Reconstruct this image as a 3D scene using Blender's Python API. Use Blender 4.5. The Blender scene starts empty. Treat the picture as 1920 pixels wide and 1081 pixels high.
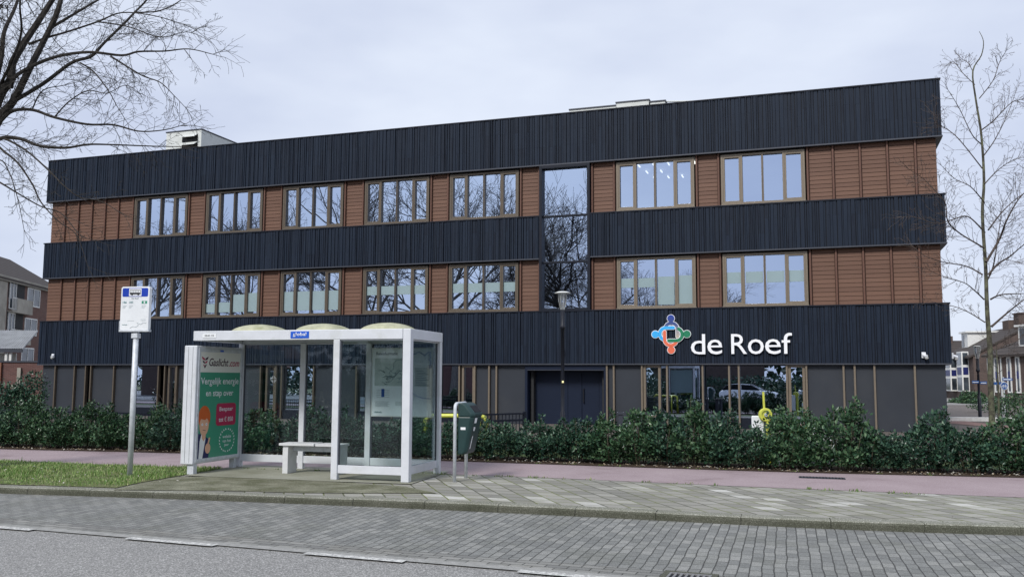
import bpy, bmesh, math, random
from mathutils import Vector, Matrix, noise
R=math.radians; PI=math.pi
C=bpy.context.scene.collection; SC=bpy.context.scene
# ------------------------------------------------------------------ camera
F_PX=1690.; CH=1.6; PITCH=0.0993; ROLL=0.0045
_f=Vector((0,math.cos(PITCH),math.sin(PITCH))); _u0=Vector((0,-math.sin(PITCH),math.cos(PITCH))); _r0=Vector((1,0,0))
_r=_r0*math.cos(ROLL)+_u0*math.sin(ROLL); _u=-_r0*math.sin(ROLL)+_u0*math.cos(ROLL)
cd=bpy.data.cameras.new('camera'); cam=bpy.data.objects.new('camera',cd); C.objects.link(cam)
cd.sensor_width=36; cd.lens=F_PX*36/1920; cd.clip_end=2000; cd.clip_start=.1
m=Matrix.Identity(4)
for i in range(3): m[i][0]=_r[i]; m[i][1]=_u[i]; m[i][2]=-_f[i]
m[2][3]=CH; cam.matrix_world=m; SC.camera=cam
# ------------------------------------------------------------------ sky, sun, exposure
SUN_EL=R(42); SUN_AZ=R(-150)     # azimuth of the sun measured from +Y towards +X (behind the camera, left)
w=bpy.data.worlds.new('World'); SC.world=w; w.use_nodes=True; nt=w.node_tree; nt.nodes.clear()
out=nt.nodes.new('ShaderNodeOutputWorld'); bg=nt.nodes.new('ShaderNodeBackground'); sky=nt.nodes.new('ShaderNodeTexSky')
sky.sky_type='NISHITA'; sky.sun_disc=False; sky.sun_elevation=SUN_EL; sky.sun_rotation=SUN_AZ
tc=nt.nodes.new('ShaderNodeTexCoord'); mp=nt.nodes.new('ShaderNodeMapping'); mp.inputs['Scale'].default_value=(1,1,2.6)
n1=nt.nodes.new('ShaderNodeTexNoise'); n1.inputs['Scale'].default_value=2.4; n1.inputs['Detail'].default_value=5; n1.inputs['Roughness'].default_value=.48
cr=nt.nodes.new('ShaderNodeValToRGB'); e=cr.color_ramp.elements
e[0].position=.34; e[0].color=(5.3,5.9,7.6,1); e[1].position=.66; e[1].color=(7.6,8.2,9.4,1)
mx=nt.nodes.new('ShaderNodeMix'); mx.data_type='RGBA'; mx.inputs[0].default_value=.93
nt.links.new(tc.outputs['Generated'],mp.inputs['Vector']); nt.links.new(mp.outputs[0],n1.inputs['Vector']); nt.links.new(n1.outputs['Fac'],cr.inputs[0])
nt.links.new(sky.outputs[0],mx.inputs[6]); nt.links.new(cr.outputs[0],mx.inputs[7]); nt.links.new(mx.outputs[2],bg.inputs[0]); nt.links.new(bg.outputs[0],out.inputs[0])
bg.inputs[1].default_value=.056
sl=bpy.data.lights.new('sun','SUN'); sl.energy=1.5; sl.angle=R(16); sl.color=(1,.97,.92)
so=bpy.data.objects.new('sun',sl); C.objects.link(so)
sd=Vector((math.sin(SUN_AZ)*math.cos(SUN_EL),math.cos(SUN_AZ)*math.cos(SUN_EL),math.sin(SUN_EL)))
so.rotation_euler=sd.to_track_quat('Z','Y').to_euler()
SC.view_settings.view_transform='Standard'; SC.view_settings.look='None'; SC.view_settings.exposure=.98; SC.view_settings.gamma=1
SC.render.engine='CYCLES'; SC.cycles.max_bounces=8; SC.cycles.transparent_max_bounces=16; SC.cycles.caustics_reflective=False; SC.cycles.caustics_refractive=False
# ------------------------------------------------------------------ measuring helpers: a photo point -> the place it shows
def ray(px,py): return _r*((px-960)/F_PX)-_u*((py-540.5)/F_PX)+_f
def G(px,py,z=0):
    r=ray(px,py); t=(z-CH)/r.z; return Vector((r.x*t,r.y*t,z))
def AT(px,py,Y):
    r=ray(px,py); t=Y/r.y; return Vector((r.x*t,Y,r.z*t+CH))
# ------------------------------------------------------------------ node materials
class NT:
    def __init__(s,name):
        s.m=bpy.data.materials.new(name); s.m.use_nodes=True; s.t=s.m.node_tree; s.b=s.t.nodes['Principled BSDF']; s.o=s.t.nodes['Material Output']
    def n(s,t,**k):
        d=s.t.nodes.new(t)
        for a,b in k.items(): setattr(d,a,b)
        return d
    def put(s,sock,v):
        if v is None: return
        if hasattr(v,'is_output') or isinstance(v,bpy.types.NodeSocket): s.t.links.new(v,sock)
        else:
            try: sock.default_value=v
            except Exception: sock.default_value=(*v,1)
    def math(s,op,a,b=None,c=None,clamp=False):
        d=s.n('ShaderNodeMath',operation=op); d.use_clamp=clamp
        s.put(d.inputs[0],a); s.put(d.inputs[1],b); s.put(d.inputs[2],c); return d.outputs[0]
    def noise(s,vec,scale,detail=3,rough=.5,out='Fac',dist=0):
        d=s.n('ShaderNodeTexNoise'); s.put(d.inputs['Vector'],vec); d.inputs['Scale'].default_value=scale; d.inputs['Detail'].default_value=detail
        d.inputs['Roughness'].default_value=rough; d.inputs['Distortion'].default_value=dist; return d.outputs[out]
    def ramp(s,f,stops):
        d=s.n('ShaderNodeValToRGB'); s.put(d.inputs[0],f); e=d.color_ramp.elements
        while len(e)<len(stops): e.new(.5)
        for q,(p,c) in zip(e,stops): q.position=p; q.color=(*c,1) if len(c)==3 else c
        return d.outputs[0]
    def mix(s,f,a,b,mode='MIX'):
        d=s.n('ShaderNodeMix',data_type='RGBA',blend_type=mode); s.put(d.inputs[0],f); s.put(d.inputs[6],a); s.put(d.inputs[7],b); return d.outputs[2]
    def rng(s,v,a,b,c=0.,d=1.):
        k=s.n('ShaderNodeMapRange'); s.put(k.inputs[0],v)
        for i,x in enumerate((a,b,c,d)): s.put(k.inputs[i+1],x)
        return k.outputs[0]
    def obj(s): return s.n('ShaderNodeTexCoord').outputs['Object']
    def pos(s): return s.n('ShaderNodeNewGeometry').outputs['Position']
    def island(s): return s.n('ShaderNodeNewGeometry').outputs['Random Per Island']
    def bump(s,h,st=.3,dist=.01):
        d=s.n('ShaderNodeBump'); d.inputs['Strength'].default_value=st; d.inputs['Distance'].default_value=dist; s.put(d.inputs['Height'],h); s.t.links.new(d.outputs[0],s.b.inputs['Normal'])
    def fin(s,col,rough=.6,spec=.4,metal=0):
        s.put(s.b.inputs['Base Color'],col); s.put(s.b.inputs['Roughness'],rough); s.put(s.b.inputs['Specular IOR Level'],spec); s.put(s.b.inputs['Metallic'],metal); return s.m
M={}
def plain(name,col,rough=.55,spec=.4,metal=0,var=.12,scale=9,dirt=None,dirtamt=0.,bump=0):
    t=NT(name); p=t.obj(); f=t.noise(p,scale,5,.6); c=t.ramp(f,[(.3,tuple(x*(1-var) for x in col)),(.72,tuple(min(1,x*(1+var)) for x in col))])
    if dirt:
        g=t.noise(p,scale*.35,6,.7); c=t.mix(t.rng(g,.5,.72,0,dirtamt),c,dirt)
    if bump: t.bump(t.noise(p,scale*8,3),bump,.004)
    M[name]=t.fin(c,rough,spec,metal); return M[name]
plain('navy_metal',(.006,.009,.018),.5,.25)
plain('bronze_frame',(.115,.092,.068),.4,.5,.25,.06)
plain('bronze_lit',(.19,.155,.115),.4,.5,.2,.06)  # paler copy of the frame bronze, with the right side's light in its colour
plain('grey_panel',(.032,.037,.047),.5,.3,0,.10,.8,(.055,.058,.06),.5)
plain('door_navy',(.006,.012,.030),.5,.25,0,.06)
plain('interior_dark',(.035,.036,.038),.8,.2)
plain('interior_pale',(.30,.33,.33),.8,.2)
plain('roof_felt',(.06,.06,.06),.9,.2)
plain('canopy_grey',(.30,.31,.32),.6,.3,0,.2,2)
plain('unit_white',(.62,.64,.62),.5,.4,0,.07,1.2,(.35,.35,.30),.5)
plain('white_paint',(.64,.66,.70),.38,.5,0,.06,4,(.42,.44,.38),.6)
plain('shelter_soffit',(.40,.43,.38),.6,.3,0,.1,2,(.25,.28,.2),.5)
plain('dome_plastic',(.42,.42,.29),.6,.3,0,.22,7,(.24,.25,.11),.95,.3)
plain('bench_concrete',(.62,.63,.64),.6,.3,0,.07,6,(.4,.42,.37),.4,.2)
plain('galvanised',(.60,.63,.67),.45,.5,.1,.15,14,(.3,.33,.35),.5)
plain('bin_green',(.012,.040,.040),.42,.5,0,.15,6,(.05,.08,.07),.3)
plain('black',(.008,.008,.010),.5,.4)
plain('lamp_black',(.008,.010,.018),.4,.5)
plain('lamp_white',(.75,.77,.8),.3,.5)
plain('decal_white',(.95,.96,.97),.4,.4,0,.02)
plain('label_white',(.8,.82,.84),.4,.4,0,.03)
plain('label_blue',(.015,.10,.55),.4,.4,0,.03)
plain('sign_blue',(.01,.05,.42),.4,.4,0,.03)
plain('yellow_green',(.58,.60,.09),.4,.5,0,.06)
plain('play_white',(.82,.84,.86),.4,.5,0,.03)
plain('pale_concrete',(.42,.42,.40),.8,.3,0,.15,6)
plain('stone_white',(.7,.7,.68),.7,.3)
plain('dark_blue_panel',(.012,.018,.11),.4,.5)
plain('conifer_dark',(.018,.038,.022),.7,.3,0,.4,8)
plain('bush_green',(.045,.10,.03),.7,.3,0,.4,8)
plain('soil',(.075,.055,.042),.95,.1,0,.5,30,(.03,.02,.015),.8,.8)
plain('dead_leaf',(.30,.24,.17),.8,.2,0,.3,40)
plain('pebble',(.45,.43,.38),.8,.2,0,.3,30)
plain('car_white',(.75,.77,.8),.25,.6)
plain('car_glass',(.01,.012,.015),.08,.6)
plain('tyre',(.015,.015,.015),.8,.2)
plain('grate_grey',(.22,.22,.22),.6,.3,.2)
plain('steel_dark',(.05,.055,.07),.45,.5,.2)
plain('film_pale',(.27,.36,.38),.12,.8,0,.04,1)
plain('curtain',(.22,.32,.30),.8,.2,0,.2,3)
def lit(name,col,st):
    t=NT(name); t.put(t.b.inputs['Emission Color'],col); t.b.inputs['Emission Strength'].default_value=st; M[name]=t.fin(col,.5)
lit('light_tube',(1,.97,.9),1.3); lit('glow_label',(.9,.8,.4),.25)  # the lamp-post label is no lamp; its faint glow is added
def glass(name,refl,tint,gl,rough=.0,wav=0.0):
    t=NT(name); t.t.nodes.remove(t.b); a=t.n('ShaderNodeBsdfTransparent'); a.inputs[0].default_value=(*tint,1)
    g=t.n('ShaderNodeBsdfGlossy'); g.inputs[0].default_value=(*gl,1); g.inputs['Roughness'].default_value=rough
    if wav:
        b=t.n('ShaderNodeBump'); b.inputs['Strength'].default_value=wav; b.inputs['Distance'].default_value=.02
        t.put(b.inputs['Height'],t.noise(t.obj(),.9,1)); t.t.links.new(b.outputs[0],g.inputs['Normal'])
    fr=t.n('ShaderNodeFresnel'); fr.inputs[0].default_value=1.5
    f=t.math('ADD',t.math('MULTIPLY',fr.outputs[0],.8 if refl>0 else .55),refl,clamp=True)
    x=t.n('ShaderNodeMixShader'); t.put(x.inputs[0],f); t.t.links.new(a.outputs[0],x.inputs[1]); t.t.links.new(g.outputs[0],x.inputs[2]); t.t.links.new(x.outputs[0],t.o.inputs[0]); M[name]=t.m
glass('solar_glass',.68,(.80,.86,.86),(.66,.78,1.0),0,.035)
glass('clear_glass',.0,(.86,.91,.91),(.9,.95,1.0),.02)
glass('lamp_glass',.26,(.86,.88,.9),(.9,.95,1),.12)
# black cladding boards
t=NT('black_cladding'); p=t.obj(); isl=t.island()
c=t.mix(isl,(.0015,.0045,.014),(.0065,.014,.031)); mp=t.n('ShaderNodeMapping'); mp.inputs['Scale'].default_value=(30,30,1.2); t.put(mp.inputs[0],p)
g=t.noise(mp.outputs[0],1.4,4,.6); c=t.mix(t.rng(g,.35,.75),c,(.013,.022,.038)); t.bump(g,.15,.003); M['black_cladding']=t.fin(c,.6,.22)
# brown boards
t=NT('brown_board'); p=t.obj(); isl=t.island(); c=t.mix(isl,(.112,.057,.037),(.145,.076,.050)); mp=t.n('ShaderNodeMapping'); mp.inputs['Scale'].default_value=(1.4,20,26); t.put(mp.inputs[0],p)
g=t.noise(mp.outputs[0],1.2,5,.65); c=t.mix(t.rng(g,.35,.75,0,.55),c,(.155,.082,.058)); t.bump(g,.2,.003); M['brown_board']=t.fin(c,.6,.3)
plain('brown_groove_and_shade',(.038,.019,.014),.8,.2); plain('brown_trim',(.125,.062,.044),.55,.3)
# brick
def brick(name,c1,c2,mort,sc=1.,bump=.3):
    t=NT(name); p=t.obj(); sx=t.n('ShaderNodeSeparateXYZ'); t.put(sx.inputs[0],p); cb=t.n('ShaderNodeCombineXYZ')
    t.put(cb.inputs[0],t.math('ADD',sx.outputs[0],sx.outputs[1])); t.put(cb.inputs[1],sx.outputs[2])
    b=t.n('ShaderNodeTexBrick'); t.put(b.inputs[0],cb.outputs[0]); b.inputs['Color1'].default_value=(*c1,1); b.inputs['Color2'].default_value=(*c2,1); b.inputs['Mortar'].default_value=(*mort,1)
    b.inputs['Scale'].default_value=1; b.inputs['Brick Width'].default_value=.22*sc; b.inputs['Row Height'].default_value=.065*sc; b.inputs['Mortar Size'].default_value=.006
    g=t.noise(p,.8,5,.6); c=t.mix(t.rng(g,.4,.7,0,.35),b.outputs[0],tuple(x*.6 for x in c1)); M[name]=t.fin(c,.85,.2)
brick('brick_brown',(.105,.072,.062),(.075,.052,.046),(.13,.115,.105))
brick('brick_flat',(.16,.085,.07),(.11,.06,.052),(.17,.14,.12))
brick('brick_wall',(.145,.072,.064),(.10,.05,.046),(.18,.14,.13))
brick('brick_orange',(.26,.11,.06),(.20,.08,.05),(.2,.16,.13))
plain('concrete_pale',(.33,.31,.27),.85,.2,0,.15,1.5,(.18,.17,.15),.6)
def tiles_roof(name,c1,c2):
    t=NT(name); p=t.obj(); wv=t.n('ShaderNodeTexWave',bands_direction='Z'); t.put(wv.inputs[0],p); wv.inputs['Scale'].default_value=1.1; wv.inputs['Distortion'].default_value=.4; wv.inputs['Detail'].default_value=2
    g=t.noise(p,3,5,.7); c=t.mix(g,c1,c2); c=t.mix(t.rng(wv.outputs['Fac'],0,.35,.5,0),c,(.01,.01,.01)); M[name]=t.fin(c,.75,.25)
tiles_roof('roof_tiles',(.035,.028,.025),(.085,.07,.062)); tiles_roof('roof_tiles_red',(.12,.04,.03),(.20,.08,.06))
# paving: running bond tiles in metres of UV
def paving(name,w,h,off,stops,joint,jw,swap=False,speck=.25,bump=.5,moss=None,mossr=(.5,.7),rough=.8,wob=.004,jmoss=None):
    t=NT(name); uv=t.n('ShaderNodeUVMap').outputs[0]; pw=t.pos()
    wn=t.n('ShaderNodeVectorMath',operation='MULTIPLY_ADD'); t.put(wn.inputs[0],t.noise(pw,2.2,3,.5,'Color')); wn.inputs[1].default_value=(wob*8,wob*8,0); t.put(wn.inputs[2],uv)
    sp=t.n('ShaderNodeSeparateXYZ'); t.put(sp.inputs[0],wn.outputs[0]); U,V=sp.outputs[0],sp.outputs[1]
    if swap: U,V=V,U
    rv=t.math('DIVIDE',V,h); row=t.math('FLOOR',rv); us=t.math('ADD',t.math('DIVIDE',U,w),t.math('MULTIPLY',t.math('FRACT',t.math('MULTIPLY',row,.5)),2*off)); colm=t.math('FLOOR',us)
    fu=t.math('FRACT',us); fv=t.math('FRACT',rv); du=t.math('MULTIPLY',t.math('MINIMUM',fu,t.math('SUBTRACT',1.,fu)),w); dv=t.math('MULTIPLY',t.math('MINIMUM',fv,t.math('SUBTRACT',1.,fv)),h)
    d=t.math('MINIMUM',du,dv); d=t.math('ADD',d,t.math('MULTIPLY',t.math('SUBTRACT',t.noise(pw,45,2),.5),jw*.9))
    j=t.rng(d,jw*.35,jw)
    cb=t.n('ShaderNodeCombineXYZ'); t.put(cb.inputs[0],row); t.put(cb.inputs[1],colm); wh=t.n('ShaderNodeTexWhiteNoise'); wh.noise_dimensions='2D'; t.put(wh.inputs['Vector'],cb.outputs[0])
    c=t.ramp(wh.outputs['Value'],stops)
    big=t.noise(pw,.7,4,.6); c=t.mix(t.rng(big,.3,.75,0,.32),c,tuple(x*.6 for x in stops[len(stops)//2][1]))
    if moss:
        mz=t.noise(pw,1.3,6,.65); c=t.mix(t.rng(mz,mossr[0],mossr[1],0,.85),c,moss)
    sk=t.noise(pw,130,2,.7); c=t.mix(t.rng(sk,.35,.68,speck,0),c,tuple(x*.25 for x in stops[0][1])); c=t.mix(t.rng(sk,.60,.72,0,speck*1.3),c,(.55,.55,.52))
    jc=joint
    if jmoss: jc=t.mix(t.rng(t.noise(pw,1.1,3,.6),.42,.55),joint,jmoss)
    c=t.mix(j,jc,c); hh=t.math('ADD',t.math('MULTIPLY',j,1.),t.math('MULTIPLY',sk,.35)); hh=t.math('ADD',hh,t.math('MULTIPLY',wh.outputs['Value'],.35)); t.bump(hh,bump,.012)
    M[name]=t.fin(c,rough,.3)
paving('road_brick',.21,.105,.5,[(0,(.215,.22,.21)),(.5,(.285,.29,.275)),(1,(.38,.38,.355))],(.06,.06,.055),.0075,True,.55,.6,(.19,.195,.165),(.5,.75),.8,.005)
paving('gutter_brick',.21,.105,.5,[(0,(.21,.21,.20)),(.5,(.27,.27,.25)),(1,(.36,.355,.33))],(.05,.05,.045),.008,False,.4,.5,(.2,.19,.16),(.5,.7))
paving('sidewalk_tile',.30,.30,.5,[(0,(.23,.225,.20)),(.45,(.31,.30,.265)),(.75,(.37,.36,.32)),(.90,(.41,.40,.35)),(.93,(.52,.51,.47)),(1,(.60,.59,.55))],(.055,.06,.035),.016,True,.25,.45,(.24,.235,.17),(.52,.74),.85,.005,(.13,.15,.04))
paving('plaza_tile',.2,.1,.5,[(0,(.12,.10,.09)),(1,(.2,.17,.15))],(.05,.05,.04),.008,False,.2,.2)
paving('pink_brick',.21,.105,.5,[(0,(.26,.15,.13)),(1,(.36,.22,.19))],(.12,.09,.08),.008,False,.2,.1)
def rough_ground(name,stops,sp1,sp2,big=(.6,.35),spec_scale=220,bump=.3):
    t=NT(name); p=t.pos(); f=t.noise(p,spec_scale,2,.7); b=t.noise(p,big[0],4,.6); c=t.ramp(b,stops)
    c=t.mix(t.rng(f,.40,.62,sp1[0],0),c,sp1[1]); c=t.mix(t.rng(f,.56,.70,0,sp2[0]),c,sp2[1]); t.bump(f,bump,.006); M[name]=t.fin(c,.85,.25); return t
rough_ground('asphalt',[(.3,(.31,.305,.29)),(.7,(.375,.37,.35))],(.8,(.10,.10,.10)),(.8,(.62,.61,.60)),(.5,.35),75,.5)
rough_ground('cycle_tarmac',[(.28,(.24,.19,.195)),(.42,(.335,.27,.28)),(.7,(.385,.315,.325))],(.35,(.17,.11,.12)),(.4,(.55,.47,.48)),(.9,.35),95,.4)
rough_ground('kerb_concrete',[(.3,(.21,.21,.165)),(.55,(.29,.29,.24)),(.7,(.35,.345,.30))],(.7,(.07,.07,.05)),(.8,(.62,.61,.56)),(1.5,.3),90,.5)
rough_ground('kerb_face',[(.3,(.075,.08,.055)),(.7,(.14,.14,.11))],(.6,(.03,.03,.02)),(.4,(.3,.3,.26)),(1.5,.3),90,.5)  # darker than the kerb top: shade and dirt put into one colour
rough_ground('slab_concrete',[(.3,(.22,.22,.16)),(.5,(.31,.31,.25)),(.7,(.38,.38,.32))],(.3,(.12,.12,.08)),(.3,(.42,.41,.37)),(1.2,.3),120)
rough_ground('mossy_ground',[(.35,(.13,.135,.075)),(.5,(.21,.21,.145)),(.68,(.33,.325,.24))],(.6,(.04,.04,.02)),(.4,(.36,.36,.30)),(2.2,.3),80,.6)
rough_ground('grass_soil',[(.3,(.10,.13,.04)),(.6,(.17,.18,.08)),(.7,(.20,.17,.11))],(.5,(.03,.045,.012)),(.4,(.20,.22,.09)),(1.5,.3),60)
rough_ground('lawn_dark',[(.3,(.045,.075,.02)),(.7,(.08,.11,.04))],(.5,(.02,.03,.01)),(.4,(.16,.18,.08)),(1.5,.3),60)
rough_ground('far_ground',[(.3,(.09,.11,.07)),(.7,(.14,.14,.12))],(.3,(.05,.06,.04)),(.2,(.2,.2,.17)),(.2,.3),20)
rough_ground('grey_paving',[(.3,(.26,.26,.26)),(.7,(.34,.34,.33))],(.3,(.15,.15,.15)),(.2,(.4,.4,.4)),(.4,.3),20)
# worn road paint
t=NT('road_paint'); p=t.pos(); f=t.noise(p,28,5,.75); al=t.rng(f,.45,.56); c=t.mix(al,(.33,.33,.32),(.62,.62,.59)); M['road_paint']=t.fin(c,.8,.2)
# bark, leaves, grass
def bark(name,a,b,sc=10,lich=None):
    t=NT(name); p=t.obj(); g=t.noise(p,sc,5,.7); c=t.ramp(g,[(.35,a),(.65,b)])
    if lich: c=t.mix(t.rng(t.noise(p,sc*.5,4,.7),.48,.6,0,.8),c,lich)
    t.bump(g,.5,.01); M[name]=t.fin(c,.85,.2)
bark('bark_dark',(.018,.016,.015),(.05,.045,.04)); bark('bark_young',(.04,.04,.03),(.11,.10,.075),9,(.14,.15,.09)); bark('bark_grey',(.10,.092,.085),(.20,.185,.165)); bark('twig_brown',(.045,.035,.032),(.10,.08,.07),4); bark('shrub_wood',(.05,.045,.03),(.12,.10,.07))
def leaf(name,a,b,c3,rough=.35):
    t=NT(name); i=t.island(); c=t.ramp(i,[(0,a),(.6,b),(1,c3)]); t.put(t.b.inputs['Transmission Weight'],0.); M[name]=t.fin(c,rough,.3)
leaf('leaf_dark',(.009,.032,.022),(.030,.076,.046),(.085,.150,.090),.3); leaf('leaf_mid',(.014,.044,.022),(.046,.104,.048),(.11,.18,.09),.3); leaf('grass_blade',(.075,.165,.03),(.16,.27,.06),(.42,.44,.22),.5); leaf('weed_leaf',(.05,.10,.02),(.12,.2,.04),(.3,.33,.12),.5)
# ------------------------------------------------------------------ mesh helpers
class MB:
    def __init__(s): s.v=[]; s.f=[]; s.mi=[]; s.uv={}
    def add(s,vs,fs,m=0,T=None):
        o=len(s.v); s.v+= [tuple(T@Vector(p)) if T else tuple(p) for p in vs]
        for q in fs: s.f.append(tuple(o+i for i in q)); s.mi.append(m)
        return s
    def box(s,x0,y0,z0,x1,y1,z1,m=0,T=None):
        return s.add([(x0,y0,z0),(x1,y0,z0),(x1,y1,z0),(x0,y1,z0),(x0,y0,z1),(x1,y0,z1),(x1,y1,z1),(x0,y1,z1)],[(0,3,2,1),(4,5,6,7),(0,1,5,4),(1,2,6,5),(2,3,7,6),(3,0,4,7)],m,T)
    def tube(s,pts,rad,n=8,m=0,cap=True,T=None):
        pts=[Vector(p) for p in pts]; o=len(s.v); k=len(pts); prev=None; vs=[]
        for i,p in enumerate(pts):
            d=(pts[min(i+1,k-1)]-pts[max(i-1,0)]);  d=d.normalized() if d.length>1e-9 else Vector((0,0,1))
            a=prev if prev else (Vector((0,0,1)) if abs(d.z)<.9 else Vector((1,0,0)))
            a=(a-d*a.dot(d)).normalized(); prev=a; b=d.cross(a); r=rad[i] if hasattr(rad,'__len__') else rad
            for j in range(n): q=2*PI*j/n; vs.append(p+a*(r*math.cos(q))+b*(r*math.sin(q)))
        fs=[(i*n+j,i*n+(j+1)%n,(i+1)*n+(j+1)%n,(i+1)*n+j) for i in range(k-1) for j in range(n)]
        if cap: fs+=[tuple(range(n))[::-1],tuple((k-1)*n+j for j in range(n))]
        return s.add(vs,fs,m,T)
    def prism(s,poly,y0,y1,m=0,T=None):      # poly in x,z extruded along y
        n=len(poly); vs=[(a,y0,b) for a,b in poly]+[(a,y1,b) for a,b in poly]
        return s.add(vs,[tuple(range(n)),tuple(range(2*n-1,n-1,-1))]+[(i,i+n,(i+1)%n+n,(i+1)%n) for i in range(n)],m,T)
    def lathe(s,prof,n=24,m=0,T=None,c=(0,0)):
        vs=[(c[0]+r*math.cos(2*PI*j/n),c[1]+r*math.sin(2*PI*j/n),z) for r,z in prof for j in range(n)]
        return s.add(vs,[(i*n+j,i*n+(j+1)%n,(i+1)*n+(j+1)%n,(i+1)*n+j) for i in range(len(prof)-1) for j in range(n)],m,T)
    def mesh(s,name,mats,smooth=False):
        me=bpy.data.meshes.new(name); me.from_pydata(s.v,[],s.f)
        for x in mats: me.materials.append(M[x])
        if len(mats)>1: me.polygons.foreach_set('material_index',s.mi)
        if smooth: me.polygons.foreach_set('use_smooth',[True]*len(me.polygons))
        me.update(); return me
    def build(s,name,mats,parent=None,bev=0,smooth=False,loc=None,rot=None):
        if isinstance(mats,str): mats=[mats]
        o=bpy.data.objects.new(name,s.mesh(name,mats,smooth)); C.objects.link(o)
        if parent: o.parent=parent
        if loc is not None: o.location=loc
        if rot is not None: o.rotation_euler=rot
        if bev:
            b=o.modifiers.new('bevel','BEVEL'); b.width=bev; b.segments=2; b.limit_method='ANGLE'
        return o
def thing(name,label,cat,loc=(0,0,0),rz=0,group=None):
    o=bpy.data.objects.new(name,None); C.objects.link(o); o.location=loc; o.rotation_euler=(0,0,rz); o.empty_display_size=.2
    tag(o,label,cat,group); return o
def tag(o,label,cat,group=None):
    o['label']=label; o['category']=cat
    if group: o['group']=group
    return o
def struct(o): o['kind']='structure'; return o
def stuff(o,label=None,cat=None):
    o['kind']='stuff'
    if label: o['label']=label; o['category']=cat
    return o
def clone(o,parent=None):
    c=o.copy(); C.objects.link(c)
    if parent: c.parent=parent
    for ch in list(o.children): clone(ch,c)
    return c
def sheet(name,rings,mat,z=0.,uvs=None):     # strip between two polylines
    A,B=rings; n=len(A); me=bpy.data.meshes.new(name); vs=[(p[0],p[1],z) for p in A]+[(p[0],p[1],z) for p in B]
    me.from_pydata(vs,[],[(i,i+1,n+i+1,n+i) for i in range(n-1)]); me.materials.append(M[mat])
    if uvs:
        l=me.uv_layers.new(name='UVMap')
        for lp in me.loops: l.data[lp.index].uv=uvs[lp.vertex_index]
    me.update(); o=bpy.data.objects.new(name,me); C.objects.link(o)
    if me.polygons and me.polygons[0].normal.z<0:
        me.flip_normals()
    return struct(o)
def poly(name,pts,mat,z=0.,uv=True):
    me=bpy.data.meshes.new(name); me.from_pydata([(p[0],p[1],z if len(p)<3 else p[2]) for p in pts],[],[tuple(range(len(pts)))]); me.materials.append(M[mat])
    l=me.uv_layers.new(name='UVMap')
    for lp in me.loops:
        v=me.vertices[lp.vertex_index].co; l.data[lp.index].uv=(v.x,v.y)
    if me.polygons[0].normal.z<0: me.flip_normals()
    o=bpy.data.objects.new(name,me); C.objects.link(o); return struct(o)
def interp(pl,x):      # y of a polyline at x (extended)
    for i in range(len(pl)-1):
        if x<=pl[i+1][0] or i==len(pl)-2:
            a,b=pl[i],pl[i+1]; return a[1]+(b[1]-a[1])*(x-a[0])/(b[0]-a[0])
def text_obj(name,txt,mat,parent,x,z,width=None,height=None,y=0.,extr=.002,bold=0.,shear=0.,align='L',T=None):
    cu=bpy.data.curves.new('tmp','FONT'); cu.body=txt; cu.size=1; cu.extrude=0; cu.offset=bold; cu.shear=shear; cu.resolution_u=3; cu.fill_mode='FRONT'
    o=bpy.data.objects.new('tmp',cu); C.objects.link(o); dg=bpy.context.evaluated_depsgraph_get(); me=bpy.data.meshes.new_from_object(o.evaluated_get(dg)); bpy.data.objects.remove(o)
    xs=[v.co.x for v in me.vertices]; ys=[v.co.y for v in me.vertices]; x0,x1,y0,y1=min(xs),max(xs),min(ys),max(ys)
    sy=height/(y1-y0) if height else width/(x1-x0); sx=width/(x1-x0) if width else sy
    W=(x1-x0)*sx; ox=x-(W/2 if align=='C' else 0)
    bm=bmesh.new(); bm.from_mesh(me)
    if extr>0:
        r=bmesh.ops.extrude_face_region(bm,geom=bm.faces[:]); 
        for g in r['geom']:
            if isinstance(g,bmesh.types.BMVert): g.co.z+=1
    for v in bm.verts:
        a,b,c=v.co; v.co=(ox+(a-x0)*sx, y-(c*extr), z+(b-y0)*sy)
    bmesh.ops.recalc_face_normals(bm,faces=bm.faces[:])
    bm.to_mesh(me); bm.free(); me.materials.clear(); me.materials.append(M[mat]); me.name=name
    if T: me.transform(T)
    ob=bpy.data.objects.new(name,me); C.objects.link(ob); ob.parent=parent; return ob
# ================================================================== THE SETTING: ground, road, pavements
RZ=-.10
kerb=[(-60,27.6),(-20,16.75),(-12,14.62),(-7.43,13.32),(-5.76,13.02),(-4.,12.66),(-2.56,12.31),(-.81,11.87),(0,11.63),(.94,11.36),(2.18,10.97),(3.3,10.6),(4.42,10.34),(5.69,10.14),(8,9.8),(14,9.0),(60,3)]
def resample(pl,st=.25,x0=-14,x1=14):
    xs=[x0]; 
    while xs[-1]<x1: xs.append(xs[-1]+st)
    return [(x,interp(pl,x)) for x in xs]
def smooth(pl,k=6):
    for _ in range(k): pl=[pl[0]]+[(pl[i][0],(pl[i-1][1]+2*pl[i][1]+pl[i+1][1])/4) for i in range(1,len(pl)-1)]+[pl[-1]]
    return pl
def offset(pl,d):
    o=[]
    for i,p in enumerate(pl):
        a=pl[max(i-1,0)]; b=pl[min(i+1,len(pl)-1)]; t_=Vector((b[0]-a[0],b[1]-a[1])).normalized(); o.append((p[0]-t_.y*d,p[1]+t_.x*d))
    return o
K=smooth(resample(kerb,.25,-40,40),10)
def arclen(pl):
    s=[0]
    for a,b in zip(pl,pl[1:]): s.append(s[-1]+math.hypot(b[0]-a[0],b[1]-a[1]))
    return s
asphL=[(-60,29.5),(-5.83,10.47),(.66,8.02),(60,-14.5)]     # edge between asphalt and gutter bricks
AS=resample(asphL,.25,-40,40)
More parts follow.
